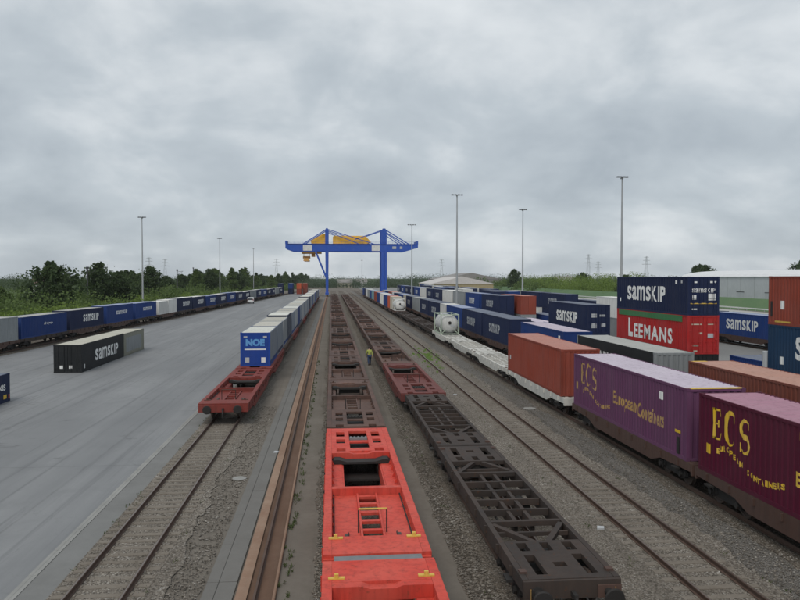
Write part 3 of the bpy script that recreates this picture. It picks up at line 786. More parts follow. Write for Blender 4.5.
def container(label, x, y, z, col, Lg=13.72, H=2.9, rz=0, lod=1, end='door', side=None, roof=None, group=None, smooth=False, cat='container', flat_side=None):
    wm, rm = P[col]; rm = P[roof][1] if roof else rm; sm = P[side][0] if side else wm
    r = empty('container', (x, y, z), rz); tag(r, label, cat, group)
    key = (round(Lg, 2), round(H, 2)); h = CW/2
    breaks = None if smooth else corr_breaks(.16, Lg - .16)
    for s in (-1, 1):
        fn = (lambda s=s: corr_wall(.16, Lg - .16, .1, H - .05, s*h - s*.012, s)) if not smooth else (lambda s=s: MB().box(min(s*(h-.03), s*(h-.01)), max(s*(h-.03), s*(h-.01)), .16, Lg - .16, .1, H - .05))
        inst(('side', s, smooth) + key, 'side_wall', sm, fn, r)
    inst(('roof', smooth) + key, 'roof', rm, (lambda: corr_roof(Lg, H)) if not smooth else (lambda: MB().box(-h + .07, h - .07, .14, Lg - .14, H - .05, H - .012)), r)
    inst(('floor',) + key, 'floor', black, lambda: MB().box(-h + .08, h - .08, .14, Lg - .14, .06, .12), r)
    inst(('far_end',) + key, 'end_wall', wm, lambda: corr_wall(-h + .16, h - .16, .1, H - .1, Lg - .03, 1, 'x'), r)
    if end == 'wall': inst(('near_end',) + key, 'end_wall', wm, lambda: corr_wall(-h + .16, h - .16, .1, H - .1, .03, -1, 'x'), r)
    else:
        for s in (-1, 1):
            d = inst(('door', s) + key, 'door', wm, lambda s=s: MB().box(min(s*.012, s*(h-.165)), max(s*.012, s*(h-.165)), .03, .075, .12, H - .125), r)
            if lod == 0:
                for q in (.3, .8):
                    inst(('rod', s, q) + key, 'locking_rod', galv if False else wm, lambda s=s, q=q: MB().tube((s*q, -.005, .1), (s*q, -.005, H - .1), .022, n=8).box(s*q - .12, s*q + .12, -.012, .03, .9, .94).box(s*q - .05, s*q + .05, -.02, .03, .35, .41).box(s*q - .05, s*q + .05, -.02, .03, H - .5, H - .44), d)
                for zz_ in np.linspace(.4, H - .5, 4):
                    o = inst(('hinge', s) + key, 'hinge', wm, lambda s=s: MB().box(min(s*(h-.3), s*(h-.1)), max(s*(h-.3), s*(h-.1)), -.004, .03, 0, .09), d); o.location = (0, 0, zz_)
                # pressed panel lines of the door
                for zz_ in (.62, 1.2, 1.78, 2.3):
                    if zz_ < H - .3:
                        o = inst(('press', s), 'door_rib', wm, lambda s=s: MB().box(min(s*.06, s*.98), max(s*.06, s*.98), .018, .031, 0, .05), d); o.location = (0, 0, zz_)
    if lod == 0:
        for nm, lst in frame_parts(Lg, H).items():
            for i, mb in enumerate(lst): inst((nm, i) + key, nm, wm if nm != 'top_rail' else sm, lambda mb=mb: mb, r)
        inst(('cast',) + key, 'corner_castings', wm, lambda: castings(Lg, H), r)['kind'] = 'stuff'
    else:
        def ff():
            m = castings(Lg, H)
            for lst in frame_parts(Lg, H).values():
                for mb in lst: m.add(mb)
            return m
        inst(('frame',) + key, 'frame', wm, ff, r)['kind'] = 'stuff'
    r['_b'] = 0; del r['_b']
    return r, breaks
def SAM(r, br, face='L', c=6.9, z=1.0, w=7.0, h=1.15, mat=None, lod0=True, Wd=CW):
    return lettering(r, 'samskip', face, c, z, w, h, mat or letw, CW - .024 if br else CW - .02, br if lod0 else None, .045, lift=.006)
def placard(r, face, c, z, w, h, br=None, mat=None):
    return patch(r, 'placard', face, c, z, w, h, mat or letw, CW - .024, br, .008)

# hand-drawn serif capitals for the big ECS mark (strokes as outlines, unit height)
def stroke(pts, ws):
    n = len(pts); l, rr = [], []
    for i in range(n):
        a = Vector(pts[max(0, i-1)]); b = Vector(pts[min(n-1, i+1)]); d = (b - a).normalized(); nn = Vector((-d.y, d.x)) * ws[min(i, len(ws)-1)] / 2
        p = Vector(pts[i]); l.append(tuple(p + nn)); rr.append(tuple(p - nn))
    v = l + rr; f = [(i, i+1, n+i+1, n+i) for i in range(n-1)]; return v, f
def joinp(*ps):
    V, F = [], []
    for v, f in ps:
        b = len(V); V += list(v); F += [tuple(i + b for i in q) for q in f]
    return V, F
def arc(cx, cy, rx, ry, a0, a1, n): return [(cx + rx*math.cos(R(a0 + (a1-a0)*i/n)), cy + ry*math.sin(R(a0 + (a1-a0)*i/n))) for i in range(n+1)]
gE = joinp(stroke([(.17, 0), (.2, .5), (.17, 1)], [.2, .17, .2]), stroke([(.05, .965), (.62, .965), (.66, .78)], [.07, .07, .03]), stroke([(.05, .035), (.62, .035), (.7, .26)], [.07, .07, .03]), stroke([(.2, .52), (.48, .52)], [.06, .05]), stroke([(.47, .64), (.47, .4)], [.06, .06]))
gC = joinp(stroke(arc(.42, .5, .36, .5, 48, 312, 20), [.04] + [.05 + .17*math.sin(math.pi*i/18) for i in range(1, 20)] + [.05]), stroke([(.66, .98), (.68, .7)], [.07, .02]))
gS = joinp(stroke(arc(.36, .745, .26, .245, 40, 255, 12) + arc(.36, .255, .28, .245, 80, -140, 14), [.04, .06, .08] + [.13]*7 + [.17]*7 + [.13]*6 + [.08, .06, .05, .04]), stroke([(.6, .98), (.62, .74)], [.06, .02]), stroke([(.08, .3), (.1, .02)], [.02, .06]))
def glyph(r, g, c0, z, w, h, mat, br, tilt=0):
    """a capital whose left edge starts at local y = c0 and runs towards the near end (reads from the left side)"""
    pts = [(c0 - (u * w + v * tilt), z + v * h) for u, v in g[0]]
    return print_on(r, 'letter', (pts, g[1]), 'L', mat, CW - .024, br, .006)
def ecs_mark(r, br, L0, mat, wave=True):
    # letters stand far forward on the box, a small wavy line of words below them
    for g, dy, dz, w in ((gE, .95, 1.38, .95), (gC, 1.83, 1.38, .95), (gS, 2.78, 1.28, .95)): glyph(r, g, L0 - dy, dz, w, 1.14, mat, br, .0)
    if wave:
        s = 'EUROPEAN CONTAINERS'; us = (0, .06, .16, .35, .5, .65, .82, 1); zs = (.88, 1.02, 1.08, .82, .6, .47, .52, .66)
        for i, ch in enumerate(s):
            if ch == ' ': continue
            u = i / (len(s) - 1)
            lettering(r, ch, 'L', L0 - 1.4 - u * 3.9, float(np.interp(u, us, zs)), .17, .2, mat, CW - .024, br, .05, lift=.006, name='letter')

# ---- the train with the maroon and purple boxes (x = 15.25)
T4 = 15.25; DK = 1.305
c, br = container('maroon container with large yellow letters, at the right edge', T4, 13.35, DK, 'maroon', lod=0, end='wall')
ecs_mark(c, br, 13.72, lety)
patch(c, 'number_plate', 'L', 13.05, .74, .3, .36, lety, CW - .024, br)
lettering(c, 'European', 'L', 6.3, .82, 3.0, .6, lety, CW - .024, br, .03, lift=.006)
lettering(c, 'Containers', 'L', 2.9, .82, 3.2, .6, lety, CW - .024, br, .03, lift=.006)
patch(c, 'yellow_mark', 'L', 7.4, 2.4, .4, .26, lety, CW - .024, br)
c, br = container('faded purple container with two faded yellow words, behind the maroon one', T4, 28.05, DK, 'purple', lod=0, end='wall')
ecs_mark(c, br, 13.55, letf)
lettering(c, 'European', 'L', 6.35, .85, 2.9, .84, letf, CW - .024, br, .025, .1, lift=.006)
lettering(c, 'Containers', 'L', 3.4, .9, 2.7, .7, letf, CW - .024, br, .025, .1, lift=.006)
patch(c, 'number_plate', 'L', 13.15, .95, .3, .4, letf, CW - .024, br)
placard(c, 'L', 2.35, 2.1, .34, .34, br, letw)
patch(c, 'yellow_mark', 'L', .75, 1.0, .5, .12, lety, CW - .02, None, .012); patch(c, 'tarpaulin_slit', 'L', .72, .15, .24, .7, black, CW - .02, None, .014)
yb = MB().box(-1.2, 1.2, .0, .3, 2.885, 2.898); yb.build('yellow_edge', yellow, c)
c, br = container('plain oxide-brown container beyond the purple one', T4, 44.2, DK, 'brown', lod=0, end='wall')
placard(c, 'L', 13.0, .9, .28, .34, br, letg)
for i, (y, kind) in enumerate(((12.95, 'rust'), (27.7, 'rust'), (43.7, 'white'), (58.6, 'white'), (73.3, 'white'), (88.2, 'white'))):
    lab = ['rusty flat wagon carrying the maroon container', 'rusty flat wagon carrying the purple container', 'white-sided flat wagon carrying the brown container', 'empty white-sided flat wagon just beyond the brown container', 'empty white-sided flat wagon in front of the tank wagon', 'white-sided flat wagon carrying the large white tank'][i]
    wagon(kind, lab, T4, y, True)
pgreen = paint('pale_green_paint', (.42, .5, .4), .4, .2, .6, .03, .25)
def tank(label, x, y, z, fm, lod=0):
    r = tag(empty('tank_container', (x, y, z)), label, 'tank container')
    Lg, H, h = 6.06, 2.6, 1.22
    prof = [(.12, .05), (.13, .45), (.2, .8), (.3, 1.05), (.44, 1.16), (5.62, 1.16), (5.76, 1.05), (5.86, .8), (5.93, .45), (5.94, .05)]
    b = MB().lathe((0, 0, 1.33), (0, 1, 0), prof, 28).build('tank', P['white'][0], r, True)
    mm = MB()
    for yy in (1.6, 3.0, 4.4): mm.lathe((0, yy, 1.33), (0, 1, 0), [(0, 1.15), (0, 1.185), (.08, 1.185), (.08, 1.15)], 28)
    mm.build('hoops', letg, b)['kind'] = 'stuff'
    MB().lathe((0, .11, 1.5), (0, -1, 0), [(0, .2), (.07, .2), (.09, .14)], 16).build('valve', black, b)
    patch(r, 'sign', 'E', .34, 1.0, .5, .26, letg, CW, None, -.11)
    for sx in (-1, 1):
        for y0 in (0, Lg - .14): MB().box(min(sx*h, sx*(h-.14)), max(sx*h, sx*(h-.14)), y0, y0 + .14, 0, H).build('corner_post', fm, r)
        MB().box(min(sx*h, sx*(h-.1)), max(sx*h, sx*(h-.1)), .14, Lg - .14, 0, .14).box(min(sx*h, sx*(h-.1)), max(sx*h, sx*(h-.1)), .14, Lg - .14, H - .1, H).build('side_rails', fm, r)['kind'] = 'stuff'
        MB().bar((sx*(h-.06), .14, .14), (sx*(h-.06), 1.5, .75), .09).bar((sx*(h-.06), Lg - .14, .14), (sx*(h-.06), Lg - 1.5, .75), .09).build('braces', fm, r)['kind'] = 'stuff'
    for y0 in (.01, Lg - .13):
        MB().box(-h + .14, h - .14, y0, y0 + .12, 0, .12).box(-h + .14, h - .14, y0, y0 + .12, H - .12, H).bar((-h + .1, y0 + .06, .1), (-.5, y0 + .06, .62), .08).bar((h - .1, y0 + .06, .1), (.5, y0 + .06, .62), .08).build('end_frame', fm, r)['kind'] = 'stuff'
    MB().box(-.3, .3, 1.0, 5.0, 2.45, 2.5).build('catwalk', galv, r)
    return r
tank('large white tank container with a pale green frame on the white-sided wagon', T4, 94.6, DK, pgreen)
y = 103.0
for i in range(1, 5): wagon('skel', 'empty rusty skeleton wagon, ' + ORD[i] + ' beyond the large white tank', T4, y, y < 120, group='empty wagons beyond the large white tank'); y += 14.7
tank('white tank container further along, in front of the cream box', T4, 164.5, DK, P['white'][0])
seq = [('cream', 'cream'), ('orange', 'orange-red'), ('blue', 'blue'), ('white', 'white'), ('blue', 'blue'), ('brown', 'brown'), ('teal', 'pale blue-green'), ('blue', 'blue'), ('grey', 'grey'), ('white', 'white'), ('navy', 'navy'), ('blue', 'blue')]
y = 171.5
for i, (cc, nm) in enumerate(seq):
    if i != 1: wagon('rust', 'wagon under the ' + ORD[i+1] + ' box beyond the far white tank', T4, y - .3, False, group='wagons far along the purple train')
    container(nm + ' container far along the purple train, ' + ORD[i+1] + ' box beyond the far white tank', T4, y, DK, cc, Lg=6.06 if i < 2 else 13.72, group='boxes far along the purple train'); y += 14.9 if i > 1 else 7.4
wagon('rust', 'wagon under the far white tank', T4, 160.2, False)

# ---- the next train (x = 20.1)
T5 = 20.1
c, br = container('brick-brown container with pale roof behind the maroon one', T5, 23.9, DK, 'brick', lod=0)
yb = MB().box(-1.2, -.3, 13.45, 13.7, 2.87, 2.897).build('yellow_edge', yellow, c)
c, br = container('grey-roofed container with white letters on its black side, behind the purple one', T5, 41.8, DK, 'grey', lod=0, side='black', smooth=True, end='wall')
for i, (ch, cc, hh) in enumerate((('HALMARVA', 9.2, .95), ('RAIL', 3.6, .6))): lettering(c, ch, 'L', cc, 1.25 if i == 0 else 1.5, 7.0 if i == 0 else 2.4, hh, letw, CW, None, .04, lift=-.004)
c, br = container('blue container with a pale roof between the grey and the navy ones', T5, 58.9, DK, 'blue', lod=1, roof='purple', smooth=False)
placard(c, 'L', 1.2, 2.0, .4, .5, br)
for i, y in enumerate((77.6, 92.1)):
    c, br = container('navy white-lettered container on the train, ' + ('nearer' if i == 0 else 'farther') + ' of the pair behind the tank', T5, y, DK, 'navy', lod=1, roof='navy')
    SAM(c, br, 'L', 7.2, .9, 5.6, 1.05, letg, lod0=False)
for i, (y, kind) in enumerate(((23.5, 'rust'), (41.4, 'rust'), (58.5, 'rust'), (77.2, 'rust'), (91.8, 'rust'))):
    wagon(kind, 'wagon under the ' + ['brick-brown', 'grey-roofed', 'pale-roofed blue', 'nearer navy lettered', 'farther navy lettered'][i] + ' container', T5, y, True)
y = 107; seq = [('blue', 'blue'), ('white', 'white'), ('navy', 'navy'), ('navy', 'navy'), ('grey', 'grey'), ('navy', 'navy'), ('cream', 'cream'), ('blue', 'blue'), ('navy', 'navy'), ('white', 'white'), ('brown', 'brown'), ('blue', 'blue'), ('grey', 'grey')]
for i, (cc, nm) in enumerate(seq):
    Lc = 6.06 if cc in ('white', 'cream') else 13.72
    wagon('rust', 'wagon under the ' + ORD[i+1] + ' box beyond the navy lettered pair', T5, y - .3, False, group='wagons far along the second train')
    c, br = container(nm + ' container, ' + ORD[i+1] + ' box beyond the navy lettered pair', T5, y, DK, cc, Lg=Lc, group='boxes beyond the navy lettered pair')
    if cc == 'navy': SAM(c, br, 'L', 7.2, .9, 5.6, 1.05, letg, lod0=False)
    y += Lc + 1.1

# ---- ground stacks beyond the crane rail (x 26.4 to 28.8)
SX = 27.62
def door_marks(c, br):
    lettering(c, 'samskip', 'E', 0, 1.72, 1.8, .3, letw, CW, None, .04, lift=-.022)
    for (x, z, w, h) in ((-.72, 1.18, .3, .34), (.5, 1.12, .26, .5), (.82, 1.12, .22, .5), (-.7, .42, .4, .1), (-.62, 2.42, .22, .12), (.6, 2.42, .2, .14), (.9, 2.42, .16, .14)): placard(c, 'E', x, z, w, h).location.y = .026
    b = MB().box(-1.02, 1.02, .0, .02, .86, .93).build('yellow_bar', yellow, c)
c, br = container('dark container at the bottom of the navy and red stack', SX, 52.8, 0, 'black', lod=0)
c, br = container('red container with white letters and a green top edge under the navy one', SX, 52.8, 2.905, 'red', lod=0)
gr = MB().box(-CW/2 - .012, -CW/2 + .02, .9, 13.2, 2.38, 2.84); gr.build('green_band', P['green'][0], c)
lettering(c, 'L', 'L', 10.6, .55, 1.05, 1.62, letw, CW - .024, br, .05, lift=.006, name='letter')
lettering(c, 'EEMANS', 'L', 6.2, .55, 7.4, 1.22, letw, CW - .024, br, .03, sp=1.12, lift=.006)
for (x, z, w, h) in ((-.5, 2.2, .8, .08), (.6, 2.2, .5, .07), (-.6, .6, .5, .1), (.6, 1.2, .5, .35), (-.2, 1.5, .25, .14), (-.6, .2, .3, .1)): placard(c, 'E', x, z, w, h, None, letg if h > .2 else P['cream'][0]).location.y = .026
c, br = container('navy white-lettered container on top of the red one', SX, 52.8, 5.81, 'navy', lod=0)
SAM(c, br, 'L', 7.6, .88, 7.6, 1.25); placard(c, 'L', 12.9, .7, .26, .3, br); placard(c, 'L', 2.0, 2.35, .3, .26, br); placard(c, 'L', 1.1, 2.4, .25, .2, br, letg)
door_marks(c, br)
c, br = container('petrol-blue container at the bottom of the right-edge stack', SX, 28.9, 0, 'petrol', lod=0)
c, br = container('petrol-blue white-lettered container under the oxide-brown one at the right edge', SX, 28.9, 2.905, 'petrol', lod=0)
SAM(c, br, 'L', 7.9, 1.0, 6.4, 1.35); placard(c, 'L', 12.35, .6, .42, .46, br)
MB().tube((0, 0, 0), (0, 0, 1.1), .3, n=14).build('vent_pipe', letg, c).location = (-1.0, 13.75 + .32, .1)
c, br = container('oxide-brown container on top of the right-edge stack', SX, 28.9, 5.81, 'brown', lod=0)
placard(c, 'L', 12.35, .95, .42, .5, br); placard(c, 'L', 10.0, .9, .3, .2, br, letg); patch(c, 'yellow_mark', 'L', 12.3, .16, 1.5, .1, yellow, CW - .02, None, .012); patch(c, 'dark_panel', 'L', 13.4, .5, .2, .9, black, CW - .02, None, .012)
# behind, one storey on the ground
c, br = container('blue container on the ground seen in the gap between the stacks', 30.6, 38.5, 0, 'blue', lod=1, roof='navy')
c, br = container('navy container under the lone white-lettered box', SX, 74.5, 0, 'navy', lod=1)
c, br = container('blue white-lettered container left of the red white-lettered one', SX, 74.5, 2.905, 'navy', lod=0)
for (x, z, w, h) in ((-.5, .5, .6, .5), (.5, .6, .5, .4), (-.5, 1.6, .6, .4), (.4, 1.7, .6, .2)): placard(c, 'E', x, z, w, h, None, letg).location.y = .026
SAM(c, br, 'L', 6.9, .8, 7.4, 1.2)
c, br = container('navy container on the ground behind the lone white-lettered box', 34.0, 92, 0, 'navy', lod=1, roof='navy')
c, br = container('blue container on the ground just behind that navy one', 34.0, 107, 0, 'blue', lod=1, roof='navy')
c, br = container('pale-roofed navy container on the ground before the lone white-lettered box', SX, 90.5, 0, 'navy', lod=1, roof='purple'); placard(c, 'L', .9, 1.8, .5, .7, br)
def stackcol(name, x, y, cols, label, group, n0=0, txt=()):
    for i, cc in enumerate(cols):
        lab = label.replace('#', ['bottom', 'middle' if len(cols) > 2 else 'top', 'top'][i] if len(cols) > 1 else 'single')
        c, br = container(lab.replace('@', cc[1]), x, y, 2.905 * i, cc[0], group=group)
        if cc[0] in ('navy', 'blue') and cc[2]:
            SAM(c, br, 'L', 7.2, .9, 5.2, 1.1, letw if cc[0] == 'blue' else letg, lod0=False)
nv, bl, wh, gy, bn = ('navy', 'navy', 1), ('blue', 'blue', 1), ('white', 'white', 0), ('grey', 'grey', 0), ('brown', 'brown', 0)
stackcol('s', SX, 115, [nv, nv], '@ container, # of the stack left of the red-brown door end', 'ground stacks')
stackcol('s', 30.6, 113, [gy, bn], '@ container showing its doors, # of its stack', 'ground stacks')
yy = 131
pat = [[nv, bl], [wh, gy], [nv, wh], [nv, nv], [bl, nv], [wh, wh], [nv, bl], [bn, nv], [gy, nv], [nv, bl], [wh, nv]]
for i, st in enumerate(pat):
    stackcol('s', SX, yy, st, '@ container, # of the ' + ORD[i+1] + ' stack beyond the red-brown door end', 'far ground stacks'); yy += 15.2
for i, (yy, st) in enumerate(((150, [nv, nv]), (166, [wh]), (185, [bl, wh]), (203, [nv, nv]), (225, [gy, bl]), (243, [nv]), (262, [wh, nv]))):
    stackcol('s', 34.5, yy, st, '@ container, # of the ' + ORD[i+1] + ' stack in the row behind the first stacks', 'far ground stacks')
def fill_row(x, y0, n, name, cols):
    yy = y0
    for i in range(n):
        st = [cols[(i * 3 + j * 2) % len(cols)] for j in range(2 if i % 4 != 2 else 1)]
        stackcol('s', x, yy, st, '@ container, # of the ' + ORD[i+1] + ' stack in the ' + name, 'far ground stacks'); yy += 14.6 if i % 3 else 16
fill_row(41.5, 80, 17, 'third row before the access road train', [nv, bl, nv, gy, nv, wh, nv])
fill_row(37.6, 150, 11, 'middle row of the far yard', [nv, nv, bl, wh, nv])
c = tank('white tank container standing on the ground by the far stacks', 31.0, 140, 2.6, P['white'][0]); c.location.z = 0.05
c = tank('white tank container at the far end of the second stack row', 34.5, 282, .05, P['white'][0])

# ---- train along the access road (x = 52.5)
y = 66
for i in range(1, 17):
    wagon('rust', 'wagon under the ' + ORD[i] + ' box of the train beside the access road', 52.5, y - .3, False, group='wagons of the train beside the access road')
    c, br = container(['blue', 'navy', 'blue', 'navy', 'blue', 'grey', 'navy', 'white'][i % 8] + ' container, ' + ORD[i] + ' box of the train beside the access road', 52.5, y, DK - .1, ['blue', 'navy', 'blue', 'navy', 'blue', 'grey', 'navy', 'white'][i % 8], group='boxes of the train beside the access road')
    if i % 8 not in (5, 7): SAM(c, br, 'L', 7.6, .85, 7.2, 1.3, letw, lod0=False)
    y += 14.9
# a spare tyre handler's yellow hook block on the ground in the gap
# ---- swap bodies on the left track
c, br = None, None
def swap_front(r):
    lettering(r, 'NOE', 'E', 0, 1.66, 1.55, .6, letb, CW, None, .06, lift=-.006)
    patch(r, 'white_stripe', 'E', 0, 1.34, 1.75, .1, letw, CW, None, -.008)
    for sx in (-1, 1): patch(r, 'lower_panel', 'E', sx*.66, .3, .34, .42, letw if sx > 0 else letg, CW, None, -.008)
    for sx in (-1, 1): patch(r, 'corner_plate', 'E', sx*.8, 2.35, .3, .14, letg, CW, None, -.008)
y = 62.0; H = 2.78
for i in range(28):
    cc = ['royal', 'slate', 'silver', 'navy', 'slate', 'silver', 'blue', 'slate', 'silver', 'slate'][i % 10] if i != 10 else 'silver'
    nm = {'royal': 'royal blue', 'slate': 'slate grey', 'silver': 'silver grey', 'navy': 'dark blue', 'blue': 'blue'}[cc]
    lab = nm + ' swap body on the left wagons, ' + ORD[i+1] + ' from the near end' if i else 'grey-sided swap body with a bright blue printed front on the left wagons'
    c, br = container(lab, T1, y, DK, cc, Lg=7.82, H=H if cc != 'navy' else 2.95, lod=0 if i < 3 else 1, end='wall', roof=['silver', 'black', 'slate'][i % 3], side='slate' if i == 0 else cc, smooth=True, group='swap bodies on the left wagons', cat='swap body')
    if i == 0: swap_front(c); MB().box(-1.05, 1.05, .012, .029, .13, H - .14).build('front_panel', P['royal'][0], c)
    for s in (-1, 1):
        if i < 8: MB().box(min(s*1.2, s*1.225), max(s*1.2, s*1.225), .16, 7.66, .12, .42).build('lower_band', P['blue'][0] if i % 2 == 0 else P['navy'][0], c)
        if i < 4:
            st = MB()
            for q in np.arange(.7, 7.4, .6): st.box(min(s*1.208, s*1.222), max(s*1.208, s*1.222), q, q + .05, .43, H - .12)
            st.build('curtain_straps', P['grey'][0], c)['kind'] = 'stuff'
    y += 8.45

# ---- boxes standing on the asphalt
c, br = container('long black white-lettered container standing on the asphalt', -23.85, 69.4, 0, 'black', H=2.55, lod=0, smooth=True, roof='sage', cat='container')
SAM(c, None, 'R', 7.8, .66, 7.6, 1.1)
for x in (-.55, .25): placard(c, 'E', x, .38, .28, .28).location.y = .02
placard(c, 'R', .9, .3, .2, .4)
c, br = container('short olive-grey container standing behind the long black one', -23.85, 83.25, 0, 'sage', Lg=8.6, H=2.5, lod=1, roof='sage', smooth=True)
patch(c, 'faded_panel', 'R', 4.2, .4, 6.6, 1.6, P['grey'][0], CW - .02)
c, br = container('low dark blue box cut off by the left edge of the picture', -23.7, 40.3, 0, 'navy', H=1.95, lod=1, smooth=True)
lettering(c, 'CORTAXIS', 'R', 11.2, .85, 3.6, .42, letw, CW, None, .03); patch(c, 'yellow_lamp', 'R', 12.9, .25, .5, .28, lety, CW); patch(c, 'tail_lamp', 'R', 13.5, .2, .22, .3, lampred, CW + .02, None, .01)

# ---- the long train on the left siding
def lpos(s): return (lx(92 + s), 92 + s)
seqL = [(-14.5, 'grey', 13.72, 'plain grey container at the left edge of the far siding', None),
        (0, 'blue', 14.0, 'bright blue container, nearest blue one of the left siding', 'small'),
        (14.6, 'navy', 13.72, 'navy white-lettered container behind the bright blue one on the left siding', 'sam'),
        (29.2, 'blue', 13.72, 'blue container with small white lettering beside the tall left trees', 'sm2'),
        (43.9, 'blue', 13.72, 'blue container in front of the two short white boxes on the left siding', 'sm2'),
        (58.9, 'white', 6.7, 'nearer short white box on the left siding', None),
        (66.0, 'white', 6.7, 'farther short white box on the left siding', None)]
s = 73.5
for i in range(1, 15):
    cc = ['navy', 'navy', 'blue', 'navy', 'blue', 'navy', 'navy', 'grey', 'navy', 'blue', 'navy', 'navy', 'grey', 'navy'][i-1]
    seqL.append((s, cc, 13.72 if i % 3 else 12.19, cc + ' container, ' + ORD[i] + ' beyond the short white boxes on the left siding', 'sam' if cc != 'grey' else None)); s += 14.7
for i, (s, cc, Lc, lab, tx) in enumerate(seqL):
    x, y = lpos(s)
    c, br = container(lab, x, y, DK, cc, Lg=Lc - (.5 if 0 < i < 5 else 0), H=(2.75, 2.6, 2.75, 2.85)[i % 4], rz=LH, lod=1, roof='grey' if i < 3 else ('white' if cc in ('white', 'navy') else None), group='boxes on the left siding')
    if tx == 'sam': SAM(c, br, 'R', 8.0, .95, 6.2, 1.05, letw, lod0=False)
    elif tx == 'sm2': SAM(c, br, 'R', 7.4, 1.3, 5.5, .6, letw, lod0=False)
    elif tx == 'small': lettering(c, 'frigo', 'R', 7.6, 1.25, 2.6, .42, letw, CW, None, .02, .2)
    if i != 6: wagon('skel' if i % 3 == 1 else 'rust', 'wagon under the ' + lab.split(' on the ')[0].split(',')[0] + (' ' + ORD[i - 6] + ' beyond the white boxes' if i > 6 else ''), x, y - .3, False, rz=LH, group='wagons on the left siding')
x, y = lpos(-29); wagon('rust', 'empty rusty wagon at the left edge before the grey container', x, y, False, rz=LH, group='wagons on the left siding')
for i in range(8):
    x, y = lpos(2 + 14.8 * i); wagon('brownA' if 0 else 'rust', 'empty rusty wagon, ' + ORD[i+1] + ' of the row behind the left siding', x - 5.6, y, False, rz=LH, group='empty wagons behind the left siding')
